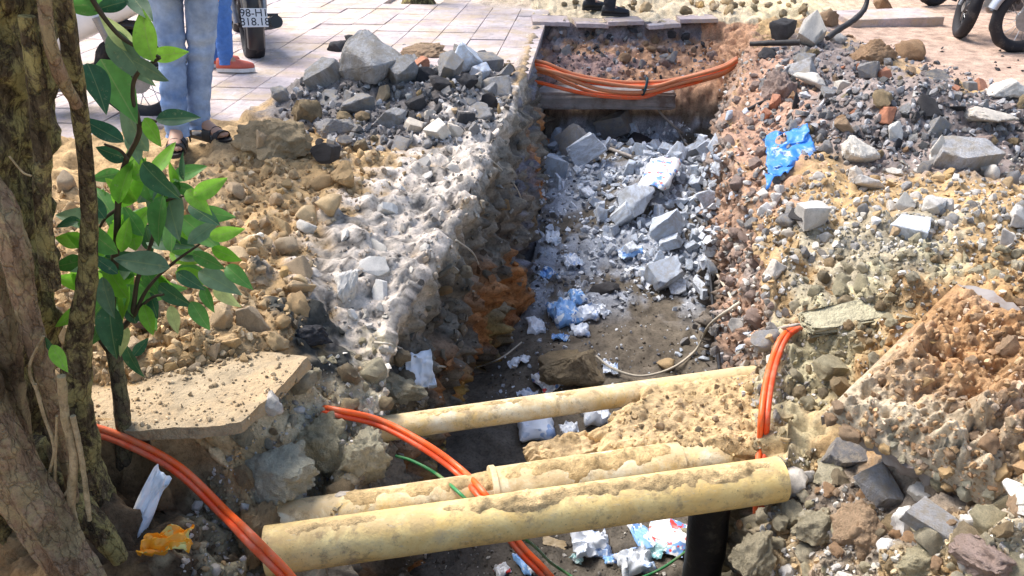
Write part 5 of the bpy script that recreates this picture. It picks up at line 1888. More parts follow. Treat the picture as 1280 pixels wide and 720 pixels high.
for a in [(180, 42, 76, 107, 'b', .1, None, .2), (213, 68, 58, 4, 'b', .1, None, .1), (146, 42, 62, 130, 'y', .5, None, .5), (155, 70, 86, -58, 'g', .2, None, .4),
          (148, 112, 104, -58, 'm', .1, None, .5), (122, 106, 74, -60, 'd', .2, None, .9), (222, 147, 60, 5, 'd', 0, None, .4), (192, 166, 52, -52, 'b', .3, None, .2),
          (127, 163, 58, 152, 'd', .1, None, .5), (163, 158, 62, 120, 'g', .4, None, .4), (138, 192, 44, 165, 'd', .2, None, .4), (168, 182, 46, -60, 'g', .4, None, .6), (190, 88, 60, -28, 'g', .2, None, .8),
          (103, 6, 54, 185, 'm', .3, None, .3), (138, 6, 40, 200, 'd', .3, None, .2), (175, 8, 62, -50, 'd', .2, None, .5), (110, -16, 60, 100, 'm', .3, None, .3),
          (153, 226, 66, 78, 'b', .1, None, .3), (162, 232, 62, 50, 'b', .3, None, .6), (176, 222, 80, -60, 'm', .2, None, .3), (196, 226, 70, -48, 'd', .2, None, .4), (219, 222, 46, 100, 'b', .2, None, .6),
          (98, 272, 62, 172, 'g', .1, None, .2), (84, 278, 36, 190, 'd', .2, None, .6), (150, 286, 52, 60, 'b', .3, None, .3), (157, 293, 50, 70, 'b', .2, None, .2), (120, 296, 64, 140, 'm', .2, None, .3), (108, 305, 56, 160, 'b', .4, None, .2),
          (176, 328, 70, 170, 'g', .1, None, .3), (150, 326, 60, 170, 'd', .3, None, .3), (132, 372, 60, -78, 'g', .1, None, .1), (100, 352, 40, 120, 'b', .3, None, .3), (106, 388, 60, -100, 'm', .2, None, .3),
          (213, 262, 90, -75, 'g', .1, None, .1), (196, 274, 60, -100, 'm', .2, None, .4), (246, 250, 44, -40, 'b', .3, None, .3), (236, 238, 40, -20, 'm', .2, None, .4), (252, 292, 68, -38, 'm', .1, None, .3), (262, 326, 62, -22, 'm', .2, None, .4),
          (272, 350, 60, -22, 'g', .2, None, .5), (236, 350, 44, -30, 'd', .2, None, .2), (258, 374, 42, -75, 'm', .1, None, .2), (216, 370, 52, -38, 'd', .2, None, .4), (218, 400, 44, -70, 'y', .2, None, .3), (240, 318, 50, -5, 'g', .3, None, .5),
          (108, 412, 48, -95, 'b', .3, None, .3), (138, 414, 66, -85, 'd', .1, None, .1), (118, 420, 40, -120, 'm', .3, None, .4), (163, 384, 40, 100, 'd', .3, None, .6), (176, 434, 28, 50, 'd', .1, None, .2), (163, 452, 40, -70, 'd', .2, None, .5), (155, 378, 50, -95, 'b', .3, None, .5),
          (74, 448, 46, -55, 'b', .2, 1.46, .2), (60, 428, 34, 120, 'd', .2, 1.50, .6), (156, 428, 40, -95, 'y', .3, None, .3), (182, 295, 44, 110, 'd', .3, None, .6), (130, 330, 44, 140, 'd', .3, None, .4), (228, 208, 36, 90, 'd', .3, None, .9),
          (90, 352, 46, 175, 'b', .3, None, .4), (118, 255, 44, 120, 'd', .3, None, .4), (140, 350, 50, 120, 'b', .5, None, .3), (255, 268, 56, -30, 'd', .2, None, .6), (226, 288, 50, -60, 'b', .3, None, .6)]:
    leaf(*a)
for a in [(284, 318, 48, -20, 'b'), (296, 344, 46, -35, 'm'), (282, 292, 44, 10, 'b'), (270, 268, 50, -10, 'm'), (262, 235, 44, 30, 'b'), (280, 370, 44, -45, 'y'), (88, 300, 50, 170, 'b'), (86, 330, 46, 190, 'm'), (90, 395, 44, 215, 'b'), (205, 200, 50, 60, 'b'), (236, 215, 48, 20, 'm'), (250, 395, 40, -60, 'm'), (185, 400, 44, -70, 'b')]:
    leaf(*a, None, None, .3)
for _ in range(50):
    q = sample_poly([(120, 215), (175, 205), (240, 240), (268, 320), (225, 370), (150, 400), (100, 390), (100, 300)])
    leaf(q[0], q[1], random.uniform(38, 66), math.degrees(math.atan2(300 - q[1], q[0] - 165)) + random.gauss(0, 35), random.choice('dmmgbbbm'), None, YS0 + random.uniform(-.02, .14))


def crown(name, base, parent, c, s, n, mat, size):
    V, Q = [], []
    for k in range(n):
        d = Vector((random.gauss(0, 1), random.gauss(0, 1), random.gauss(0, 1))).normalized() * random.random() ** .4
        p = Vector((c[0] + d.x * s[0], c[1] + d.y * s[1], c[2] + d.z * s[2])) - base
        q = Euler((random.uniform(0, 6.3), random.uniform(0, 6.3), random.uniform(0, 6.3))).to_matrix()
        L = size * random.uniform(.6, 1.3)
        o_ = len(V)
        for v in ((0, 0, 0), (.5, .28, .04), (1, 0, 0), (.5, -.28, .04)):
            V.append(p + q @ (Vector(v) * L))
        Q.append((o_, o_ + 1, o_ + 2, o_ + 3))
    o = mesh_np(name, [v[:] for v in V], Q, mat, parent, False)
    o['kind'] = 'stuff'
    return o


M_CROWN = m_leaf('crown_leaf', (.05, .14, .04), (.08, .2, .05), .35)
crown('crown', T0, tree, (-1.4, .4, 4.6), (1.1, .9, .7), 1500, M_CROWN, .16)
ftp = at(522, 2, 0)
ft = empty('street_tree', ftp, 0, 'foot of a dark trunked tree standing in the tiled pavement at the top', 'tree')
tube('trunk', [(0, 0, -.1), (0, .01, .05), (.01, .02, .5), (.03, .05, 1.5), (.0, .1, 2.6), (.1, .1, 3.6)], [.26, .17, .135, .125, .11, .06], M_BARK, ft, n=60, sides=24, shape=lobes(5), noise=.1, nfreq=6)
for k_ in range(4):
    a_ = k_ * 1.6 + .4
    tube('limb', [(.02, .08, 2.3 + .2 * k_), (.5 * math.cos(a_), .5 * math.sin(a_), 3.0 + .2 * k_), (1.0 * math.cos(a_), 1.0 * math.sin(a_), 3.6 + .2 * k_)], [.06, .045, .02], M_BARK, ft, n=20, sides=10)
crown('crown', Vector(ftp), ft, (ftp.x, ftp.y, 4.4), (1.5, 1.5, .9), 1500, M_CROWN, .18)

# ------------------------------------------------------------------ litter
def m_print(name, base, c1, c2, scale=18, thr=.55, rough=.4):
    k = NT(name, rough, .5)
    p = k.coord('Object')
    n1 = k.noise(p, scale, 2, .5)
    n2 = k.noise(p, scale * 1.7, 2, .5)
    c = k.mix(k.ramp(n1, [(thr, 0), (thr + .03, 1)]), base, c1)
    c = k.mix(k.ramp(n2, [(.60, 0), (.63, 1)]), c, c2)
    k.color(c)
    return k.m


M_LIT1 = m_print('blue_print_film', (.76, .80, .86), (.30, .42, .66), (.55, .63, .74), 13, .57)
M_LIT2 = m_print('red_print_film', (.80, .80, .80), (.15, .3, .6), (.65, .06, .05), 15, .58)
M_LIT3 = m_print('blue_sachet_film', (.22, .42, .74), (.75, .8, .85), (.12, .24, .52), 15, .52)
M_LIT4 = m_print('white_film', (.82, .84, .86), (.6, .66, .72), (.7, .74, .8), 10, .55)
M_LIT5 = m_print('orange_print_film', (.85, .36, .02), (.80, .33, .02), (.65, .60, .2), 18, .6)
M_LIT6 = m_print('teal_film', (.45, .62, .62), (.2, .42, .45), (.75, .8, .8), 22, .5)
M_LIT7 = m_print('torn_card', (.50, .38, .22), (.55, .43, .27), (.4, .3, .18), 8, .55)


def litter(name, px, py, wpx, hpx, mat, label, cat, rz=None, th=.22, crump=.28, tilt=.0, lift=.0, seed=None, zfix=None):
    """a crumpled packet: closed, puffed, folded film"""
    if zfix is None:
        h = cast(px, py)
        loc, nor = h[0], h[1]
    else:
        loc, nor = at(px, py, zfix), Vector((0, 0, 1))
    d = loc.y * CP - (loc.z - CAM_H) * SP
    el = max(.35, (CAM_H - loc.z) / (loc - Vector((0, 0, CAM_H))).length)
    a, b = wpx * d / F / 2, hpx * d / F / 2 / el
    seed = random.uniform(0, 90) if seed is None else seed
    n = 18
    g = np.linspace(-1, 1, n + 1)
    U, W = np.meshgrid(g, g, indexing='ij')
    U, W = U.ravel(), W.ravel()
    P = np.stack([U, W, U * 0], 1)
    e = np.clip(np.minimum(1 - np.abs(U), 1 - np.abs(W)) * 3, 0, 1) ** .6
    f1 = fbm(P, 1.1, 3, .55, seed)
    f2 = 1 - 2 * np.abs(fbm(P, 1.6, 3, .55, seed + 9))
    wob = np.stack([.25 * fbm(P, 1.0, 2, .5, seed + 3), .25 * fbm(P, 1.0, 2, .5, seed + 6)], 1)
    mid = crump * (f1 + .5 * f2)
    X, Y = (U + wob[:, 0]) * a, (W + wob[:, 1]) * b
    m_ = min(a, b)
    top = np.stack([X, Y, (mid + th * e + .02) * m_ + m_ * .2], 1)
    bot = np.stack([X, Y, (mid - th * e - .02) * m_ + m_ * .2], 1)
    N = len(top)
    i, j = np.meshgrid(np.arange(n), np.arange(n), indexing='ij')
    q = (i * (n + 1) + j).ravel()
    Q = np.stack([q, q + n + 1, q + n + 2, q + 1], 1)
    side = []
    for k in range(n):
        for (p, r_) in ((k, k + 1), (n * (n + 1) + k + 1, n * (n + 1) + k), ((k + 1) * (n + 1), k * (n + 1)), (k * (n + 1) + n, (k + 1) * (n + 1) + n)):
            side.append((p, r_, r_ + N, p + N))
    o = mesh_np(name, np.vstack([top, bot]), np.vstack([Q, Q[:, ::-1] + N, np.array(side)]), mat, None, True, sharp=R(50))
    o.location = loc + nor * m_ * .15 + Vector((0, 0, lift))
    qn = Vector((0, 0, 1)).rotation_difference(nor.lerp(Vector((0, 0, 1)), .5).normalized())
    o.rotation_mode = 'QUATERNION'
    o.rotation_quaternion = qn @ Euler((tilt, 0, rz if rz is not None else random.uniform(-.6, .6))).to_quaternion()
    return tag(o, label, cat)


LT = litter
LT('plastic_bag', 735, 685, 50, 30, M_LIT1, 'white plastic bag with blue print on the trench floor below the nearest pipe', 'bag', .2, .4, .4)
LT('food_packet', 838, 676, 56, 36, M_LIT2, 'white printed packet with a red corner beside the black standing pipe', 'packet', -.55, .12, .12)
LT('drink_sachet', 802, 672, 20, 34, M_LIT3, 'bright blue sachet standing left of the white printed packet', 'sachet', .3, .4, .3)
LT('food_packet', 818, 690, 30, 18, M_LIT6, 'teal packet under the white printed packet', 'packet', -.5, .2, .3)
LT('drink_sachet', 792, 708, 44, 26, M_LIT1, 'crumpled blue and white wrapper at the bottom edge of the photo', 'wrapper', .3, .5, .45)
LT('drink_sachet', 764, 702, 20, 12, M_LIT3, 'small blue wrapper left of the crumpled blue and white wrapper', 'wrapper', .1, .3, .3)
LT('drink_sachet', 655, 706, 18, 26, M_LIT3, 'small blue wrapper left of the orange pair at the bottom edge', 'wrapper', .5, .4, .3)
LT('drink_sachet', 628, 714, 20, 12, M_LIT2, 'red and white wrapper at the bottom edge left of the orange pair', 'wrapper', .5, .4, .3)
LT('card_scrap', 692, 680, 30, 10, M_LIT7, 'torn scrap of brown card near the white and blue bag', 'card', -.1, .05, .2)
LT('plastic_bag', 670, 542, 44, 26, M_LIT1, 'pale blue carton in the dark gap under the thin pipe', 'carton', .1, .4, .1)
LT('plastic_bag', 742, 522, 36, 24, M_LIT4, 'clear white bag under the thin pipe left of the soil lump', 'bag', .2, .5, .4)
LT('plastic_bag', 712, 538, 22, 12, M_LIT4, 'small white scrap beside the pale blue carton', 'scrap', .2, .12, .5, zfix=-1.12)
LT('food_packet', 683, 479, 28, 20, M_LIT2, 'red and white packet lying just beyond the thin pipe', 'packet', .5, .2, .3)
LT('drink_sachet', 705, 398, 34, 24, M_LIT3, 'blue and white crumpled bag left of the trench boulder', 'bag', .3, .5, .5)
LT('drink_sachet', 722, 375, 20, 14, M_LIT3, 'bright blue wrapper above the crumpled bag on the trench floor', 'wrapper', .3, .5, .4)
LT('drink_sachet', 735, 395, 24, 12, M_LIT1, 'blue and white wrapper right of the crumpled bag on the trench floor', 'wrapper', .2, .4, .4)
LT('drink_sachet', 725, 418, 24, 14, M_LIT1, 'blue patterned wrapper between crumpled bag and trench boulder', 'wrapper', .1, .4, .3)
LT('plastic_bag', 668, 410, 24, 14, M_LIT4, 'white scrap at the foot of the left trench wall', 'scrap', .1, .3, .4)
for k_, (x_, y_, w_, h_, m_, lab_) in enumerate([(690, 300, 18, 12, M_LIT4, 'small white scrap on the mud left of the tile heap'), (715, 330, 22, 12, M_LIT1, 'pale blue scrap on the mud in the middle of the trench'),
        (685, 345, 16, 12, M_LIT3, 'tiny blue wrapper by the left wall in the middle of the trench'), (750, 390, 18, 10, M_LIT4, 'white scrap on the mud in front of the dark clod'),
        (700, 425, 16, 10, M_LIT3, 'tiny blue wrapper just behind the trench boulder'), (762, 462, 22, 10, M_LIT1, 'pale blue scrap right of the trench boulder'), (790, 320, 24, 14, M_LIT3, 'blue scrap at the front foot of the tile heap'),
        (650, 455, 18, 14, M_LIT4, 'white scrap left of the trench boulder by the wall'), (660, 495, 22, 10, M_LIT1, 'pale scrap in the dark just behind the thin pipe'), (720, 700, 16, 10, M_LIT6, 'teal scrap left of the crumpled blue and white wrapper')]):
    LT('wrapper_scrap', x_, y_, w_, h_, m_, lab_, 'scrap', .3 * k_, .10, .55)
LT('food_packet', 825, 230, 40, 26, M_LIT2, 'white carton with a red mark on top of the trench heap', 'carton', -.4, .3, .12, 0, .05)
LT('plastic_bag', 523, 460, 34, 26, M_LIT4, 'white bag scrap on the left trench lip above the thin pipe', 'bag', .5, .35, .3)
LT('plastic_scrap', 186, 648, 26, 60, M_LIT4, 'white crumpled plastic scrap standing in the dark hollow', 'scrap', .1, .2, .5, .9, .05)
LT('food_packet', 210, 690, 60, 22, M_LIT5, 'orange yellow food wrapper in the dark hollow under the white scrap', 'wrapper', .25, .1, .75, .3, .02)

# ------------------------------------------------------------------ sticks, roots, wires
M_PALEWIRE = m_plain('pale_root', (.52, .46, .36), .8, .2, 0, .4, 30)
M_WOOD = m_plain('weathered_wood', (.40, .35, .30), .85, .2, 0, .5, 25, .3)
M_IRON = m_plain('rusty_black_iron', (.03, .026, .024), .6, .4, 0, .5, 30, .3)


def strand(name, pts, r_, mat, label, cat, lift=.02, ys=None):
    q = []
    for k, p in enumerate(pts):
        if len(p) == 3:
            q.append(aty(*p))
        else:
            h = cast(*p)
            q.append(h[0] + (Vector((0, 0, CAM_H)) - h[0]).normalized() * lift)
    o = tube(name, q, r_, mat, n=len(q) * 10, sides=8, noise=.15, nfreq=25)
    return tag(o, label, cat)


strand('pale_root', [(548, 458), (590, 460), (625, 448), (652, 428)], .005, M_PALEWIRE, 'pale root curling out of the left trench wall beside the white bag', 'root', .04)
strand('pale_root', [(600, 190), (625, 210), (648, 240), (656, 275)], .005, M_PALEWIRE, 'long thin root hanging down the upper left trench wall', 'root', .04)
strand('pale_root', [(570, 300), (590, 315), (598, 330)], .005, M_PALEWIRE, 'short pale root sticking out of the left wall', 'root', .04)
strand('pale_root', [(468, 428), (485, 430), (502, 436)], .005, M_PALEWIRE, 'short pale root above the white bag on the lip', 'root', .03)
strand('pale_wire', [(745, 445), (765, 460), (800, 470), (840, 460), (870, 437), (884, 410), (900, 395), (925, 378)], .007, M_PALEWIRE, 'long pale wire curving from the trench floor up the right wall', 'wire', .05)
strand('pale_wire', [(882, 310), (895, 340), (912, 368), (918, 385)], .008, M_PALEWIRE, 'yellowish wire running down the right trench wall', 'wire', .05)
strand('wooden_stick', [(715, 163), (735, 175), (760, 185), (790, 196)], [.02, .018, .014], M_WOOD, 'grey stick lying across the rear of the trench heap', 'stick', .06)
strand('twig', [(815, 120), (825, 140), (845, 160), (870, 178), (915, 192)], [.010, .012, .010], M_WOOD, 'bare twig hanging from the cables over the trench heap', 'twig', .10)
strand('twig', [(845, 160), (860, 182), (880, 184), (900, 180)], [.008, .006, .005], M_WOOD, 'thin side twig at the right rear of the trench heap', 'twig', .08)
strand('black_cable', [(886, 225), (884, 280), (888, 340), (893, 400), (900, 465)], .010, M_BLACK, 'black cable running down the foot of the right trench wall', 'cable', .07)
pp = at(940, 55, .12)
strand('iron_rod', [(938, 55, pp.y + .1), (965, 54, pp.y), (1000, 53, pp.y - .1)], [.02, .024, .026], M_IRON, 'straight black rod sticking out left of the white faced slab', 'rod')
pp = at(1040, 45, .25)
strand('black_pipe', [(1034, 48, pp.y), (1050, 36, pp.y + .1), (1066, 26, pp.y + .2), (1080, 12, pp.y + .3), (1085, -4, pp.y + .35)], [.022, .024, .024, .022, .018], M_IRON, 'curved black pipe rising from the top of the right ridge', 'pipe')
strand('iron_rod', [(935, 137), (955, 127), (985, 118)], .012, M_IRON, 'thin black rod lying across the far right trench lip', 'rod', .05)
strand('thin_branch', [(935, 420), (985, 408), (1015, 403)], .006, M_WOOD, 'thin grey stick at the top of the orange pair on the right', 'stick', .05)
bm = bmesh.new()
bm_box(bm, (0, 0, 0), (.95, .50, .10), bev=.012)
o = obj('concrete_slab', bm, M_PAVE)
p_ = at(1112, 24, .05)
o.location = (p_.x, p_.y + .1, .04)
o.rotation_euler = (.02, -.02, .08)
tag(o, 'pale concrete slab lying flat behind the right rubble ridge', 'slab')
hero('stone', 1103, 10, 26, 18, 'angular', M_RUST, 'brown pointed stone on the pale concrete slab', 'stone', sink=.05)
# ------------------------------------------------------------------ motorbikes
M_RUB = m_plain('tyre_rubber', (.022, .021, .024), .75, .3, 0, .3, 60, .3, dirt=(.12, .10, .085), dirt_lo=.55, dirt_hi=.8, dscale=9)
M_RIM = m_plain('rim_metal', (.42, .42, .43), .35, .5, .9, .3, 30)
M_BLK = m_plain('black_bike_plastic', (.02, .02, .022), .4, .5, 0, .2, 20)
M_ENG = m_plain('engine_metal', (.28, .28, .29), .45, .5, .7, .5, 25, .1)
M_REDP = m_plain('dark_red_paint', (.20, .02, .02), .3, .5, 0, .1, 20)
M_WHP = m_plain('white_paint', (.78, .79, .82), .3, .5, 0, .1, 20)
M_BLP = m_plain('blue_paint', (.06, .14, .38), .3, .5, 0, .1, 20)
M_SILP = m_plain('silver_paint', (.40, .42, .46), .3, .5, .4, .1, 20)
M_REDL = m_plain('red_lens', (.35, .02, .02), .2, .5)
M_PLT = m_plain('plate_white', (.75, .75, .73), .5, .4, 0, .1, 20)
M_INK = m_plain('plate_ink', (.02, .02, .025), .5, .4, 0, .0)


def torus_arrays(Rm, rm, nu_=40, nv_=12, sx=1.0):
    u, v = np.meshgrid(np.linspace(0, 2 * PI, nu_, endpoint=False), np.linspace(0, 2 * PI, nv_, endpoint=False), indexing='ij')
    V = np.stack([(Rm + rm * np.cos(v)) * np.cos(u), rm * sx * np.sin(v), (Rm + rm * np.cos(v)) * np.sin(u)], -1).reshape(-1, 3)
    i, j = np.meshgrid(np.arange(nu_), np.arange(nv_), indexing='ij')
    a = (i * nv_ + j).ravel()
    b = (i * nv_ + (j + 1) % nv_).ravel()
    c = (((i + 1) % nu_) * nv_ + (j + 1) % nv_).ravel()
    d = (((i + 1) % nu_) * nv_ + j).ravel()
    return V, np.stack([a, b, c, d], 1)


def wheel(parent, x, steer=0.0, wide=1.0):
    e = bpy.data.objects.new('wheel', None)
    link(e, parent)
    e.location = (x, 0, .285)
    e.rotation_euler = (0, 0, steer)
    V, Q = torus_arrays(.236, .049, 56, 14, wide)
    tread = 1 + .012 * np.sign(np.sin(np.arctan2(V[:, 2], V[:, 0]) * 46 + V[:, 1] * 60))[:, None] * (np.hypot(V[:, 0], V[:, 2]) > .268)[:, None]
    V = V * tread
    mesh_np('tyre', V, Q, M_RUB, e, True)
    V, Q = torus_arrays(.203, .014, 48, 8, 1.4)
    mesh_np('rim', V, Q, M_RIM, e, True)
    bm = bmesh.new()
    bmesh.ops.create_cone(bm, segments=20, radius1=.055, radius2=.055, depth=.09, cap_ends=True, matrix=Matrix.Rotation(PI / 2, 4, 'X'))
    bmesh.ops.create_cone(bm, segments=24, radius1=.10, radius2=.10, depth=.006, cap_ends=True, matrix=Matrix.Translation((0, .05, 0)) @ Matrix.Rotation(PI / 2, 4, 'X'))
    obj('hub', bm, M_ENG, e, True)
    parts = []
    for k in range(18):
        a = 2 * PI * k / 18
        s = 1 if k % 2 else -1
        p0 = (.05 * math.cos(a + .5 * s), .03 * s, .05 * math.sin(a + .5 * s))
        p1 = (.20 * math.cos(a), 0, .20 * math.sin(a))
        V, Q, T = tube_arrays(np.linspace(p0, p1, 2), .0028, 5)
        parts.append((V, np.vstack([quads_to_tris(Q), T])))
    V, Fc = cat_arrays(parts)
    mesh_np('spokes', V, Fc, M_RIM, e, False)
    return e


def loft(name, secs, mat, parent, n=16, power=2.6):
    """secs: (centre, half width y, half height z, x-lean) rounded rectangles along a body"""
    V = []
    for c, hy, hz in secs:
        for k in range(n):
            a = 2 * PI * k / n
            cs, sn = math.cos(a), math.sin(a)
            V.append((c[0], c[1] + hy * math.copysign(abs(cs) ** (2 / power), cs), c[2] + hz * math.copysign(abs(sn) ** (2 / power), sn)))
    Q = []
    for i in range(len(secs) - 1):
        for k in range(n):
            k2 = (k + 1) % n
            Q.append((i * n + k, i * n + k2, (i + 1) * n + k2, (i + 1) * n + k))
    o = len(V)
    V.append(secs[0][0])
    V.append(secs[-1][0])
    for k in range(n):
        k2 = (k + 1) % n
        Q.append((o, k2, k, k))
        e = (len(secs) - 1) * n
        Q.append((o + 1, e + k, e + k2, e + k2))
    F3 = []
    for q in Q:
        F3.append(q[:3])
        if q[2] != q[3]:
            F3.append((q[0], q[2], q[3]))
    return mesh_np(name, np.array(V, float), np.array(F3), mat, parent, True, sharp=R(45))


def arc_guard(name, x, z, r, a0, a1, w_, mat, parent):
    secs = []
    V, Q = [], []
    n = 20
    for i in range(n + 1):
        a = a0 + (a1 - a0) * i / n
        for s, rr in ((-1, r - .03), (-.8, r), (0, r + .012), (.8, r), (1, r - .03), (.8, r - .008), (0, r + .004), (-.8, r - .008)):
            V.append((x + rr * math.cos(a), s * w_, z + rr * math.sin(a)))
    for i in range(n):
        for k in range(8):
            Q.append((i * 8 + k, i * 8 + (k + 1) % 8, (i + 1) * 8 + (k + 1) % 8, (i + 1) * 8 + k))
    return mesh_np(name, np.array(V), np.array(Q), mat, parent, True)


def motorbike(name, loc, rz, label, paint, steer=0.0, lean=0.0, plate=None, wide=1.0, group='parked motorbikes'):
    r = empty(name, loc, rz, label, 'motorbike', group)
    r.rotation_euler = (lean, 0, rz)
    wheel(r, .62, steer, wide)
    wheel(r, -.62, 0, wide * 1.25)
    ca, sa = math.cos(steer), math.sin(steer)
    for s in (-1, 1):
        tube('fork', [(.62 - s * .075 * sa, s * .075 * ca, .285), (.53 - s * .075 * sa, s * .075 * ca, .60), (.46, s * .06, .86)], [.02, .022, .02], M_ENG, r, n=16, sides=10)
        tube('shock_absorber', [(-.60, s * .11, .30), (-.50, s * .13, .66)], [.026, .032], M_ENG, r, n=10, sides=10)
        tube('swing_arm', [(-.62, s * .085, .285), (-.10, s * .09, .33)], .02, M_BLK, r, n=8, sides=8)
        tube('handlebar', [(.44, 0, .93), (.42, s * .18, .98), (.32, s * .36, .96)], .013, M_BLK, r, n=16, sides=8)
        tube('grip', [(.335, s * .28, .967), (.31, s * .385, .957)], .019, M_BLK, r, n=5, sides=10)
        tube('mirror_stalk', [(.37, s * .27, .98), (.36, s * .30, 1.10), (.35, s * .34, 1.18)], .006, M_BLK, r, n=10, sides=6)
        m_ = tube('mirror', [(.34, s * .36, 1.19), (.365, s * .36, 1.19)], .055, M_BLK, r, n=4, sides=16)
        tube('foot_peg', [(.02, s * .10, .27), (.02, s * .30, .27)], .015, M_BLK, r, n=4, sides=8)
    arc_guard('front_mudguard', .62, .285, .315, R(15), R(165), .06, paint, r)
    arc_guard('rear_mudguard', -.62, .285, .33, R(70), R(205), .07, M_BLK, r)
    loft('frame_cover', [((.47, 0, .80), .05, .10), ((.36, 0, .68), .07, .14), ((.20, 0, .52), .09, .12), ((.02, 0, .50), .10, .13), ((-.2, 0, .60), .13, .14), ((-.55, 0, .70), .12, .10), ((-.86, 0, .78), .05, .04)], paint, r)
    loft('engine', [((.30, 0, .33), .07, .06), ((.24, 0, .33), .085, .085), ((.10, 0, .32), .09, .09), ((.05, 0, .32), .12, .11), ((-.12, 0, .32), .13, .12), ((-.2, 0, .33), .09, .08)], M_ENG, r)
    parts = []
    for k in range(6):
        V = np.array([[x, y, z] for x in (.115 + .03 * k, .125 + .03 * k) for y in (-.11, .11) for z in (.23, .42)])
        parts.append((V, np.array([(0, 1, 3, 2), (4, 6, 7, 5), (0, 4, 5, 1), (2, 3, 7, 6), (0, 2, 6, 4), (1, 5, 7, 3)])))
    V, Fc = cat_arrays(parts)
    mesh_np('cooling_fins', V, Fc, M_ENG, r, False)
    loft('seat', [((.02, 0, .73), .09, .03), ((-.12, 0, .76), .12, .045), ((-.4, 0, .80), .13, .05), ((-.66, 0, .83), .11, .045), ((-.75, 0, .83), .06, .02)], M_BLK, r)
    for s in (-1, 1):
        loft('leg_shield', [((.45, s * .08, .80), .03, .06), ((.36, s * .17, .66), .03, .14), ((.27, s * .19, .50), .025, .15), ((.2, s * .17, .38), .015, .06)], paint, r)
    loft('headlamp_cowl', [((.36, 0, .95), .10, .06), ((.44, 0, .95), .12, .08), ((.52, 0, .92), .09, .07), ((.56, 0, .90), .05, .04)], paint, r)
    loft('headlamp', [((.53, 0, .915), .075, .055), ((.575, 0, .905), .06, .045)], M_PLT, r)
    tube('exhaust_pipe', [(.24, -.10, .24), (.1, -.13, .16), (-.2, -.15, .19), (-.36, -.16, .23)], .018, M_ENG, r, n=24, sides=10)
    tube('exhaust_muffler', [(-.34, -.165, .23), (-.45, -.17, .27), (-.85, -.18, .35)], [.03, .05, .05], M_BLK, r, n=18, sides=16)
    tube('rear_rack', [(-.58, -.10, .84), (-.84, -.10, .88), (-.90, 0, .88), (-.84, .10, .88), (-.58, .10, .84)], .011, M_BLK, r, n=30, sides=8)
    loft('tail_lamp', [((-.82, 0, .74), .09, .045), ((-.89, 0, .74), .08, .035), ((-.91, 0, .74), .04, .02)], M_REDL, r)
    tube('kick_stand', [(-.05, .10, .25), (-.08, .20, .03)], .012, M_BLK, r, n=6, sides=8)
    if plate:
        pe = bpy.data.objects.new('number_plate', None)
        link(pe, r)
        pe.location = (-.965, 0, .40)
        pe.rotation_euler = (R(68), 0, -PI / 2)
        bm = bmesh.new()
        bm_box(bm, (0, 0, 0), (.20, .145, .004), bev=.0015)
        obj('plate_sheet', bm, M_PLT, pe)
        cu = bpy.data.curves.new('plate_number', 'FONT')
        cu.body = plate
        cu.size = .085
        cu.align_x = 'CENTER'
        cu.align_y = 'CENTER'
        cu.space_line = .8
        cu.extrude = .0008
        cu.materials.append(M_INK)
        t_ = bpy.data.objects.new('plate_number', cu)
        t_ = bpy.data.objects.new('plate_number', bpy.data.meshes.new_from_object(t_))
        link(t_, pe)
        t_.location = (0, 0, .0032)
        loft('plate_bracket', [((-.88, 0, .46), .06, .16), ((-.918, 0, .44), .05, .10)], M_BLK, r)
    return r


def bike_at(px, py, rz, wheel_x, **k):
    """stand the bike so that the wheel at local x = wheel_x touches the ground at that place of the picture"""
    h = cast(px, py)
    p = h[0]
    return motorbike('motorbike', (p.x - wheel_x * math.cos(rz), p.y - wheel_x * math.sin(rz), p.z - .004), rz, **k)


bike_at(1268, 65, R(176), .62, label='silver motorbike at the right edge whose front wheel is seen broadside', paint=M_SILP, steer=R(4), lean=R(-3), wide=1.0)
bike_at(1196, 46, R(205), .62, label='black motorbike with its front wheel turned, behind the silver one', paint=M_BLK, steer=R(48), lean=R(-9), wide=1.05)
bike_at(1166, 7, R(190), .62, label='farthest motorbike, only the bottom of its tyre showing at the top', paint=M_BLK, steer=R(10), lean=R(-3))
bike_at(318, 75, R(112), -.62, label='dark red motorbike seen from behind with a white number plate', paint=M_REDP, plate='98-H1\n818.18', wide=1.3, lean=R(3))
bike_at(185, 150, R(176), -.62, label='white motorbike parked behind the sapling leaves and the jeans', paint=M_WHP, steer=R(-8), lean=R(2))

# ------------------------------------------------------------------ people
def m_denim(name, c1, c2):
    k = NT(name, .9, .15)
    p = k.coord('Object')
    n1 = k.noise(p, 5, 4, .6)
    n2 = k.noise(p, 26, 4, .7)
    c = k.ramp(n1, [(.32, c1), (.68, c2)])
    c = k.mix(.4, c, k.ramp(n2, [(.3, .6), (.7, 1.3)]), 'MULTIPLY')
    wv = k.n('ShaderNodeTexWave', i_Scale=130, i_Distortion=1.0)
    k.l(p, wv.inputs[0])
    k.color(c)
    k.bump(k.math('ADD', n2, k.math('MULTIPLY', wv.outputs[1], .2)), .25, .01)
    return k.m


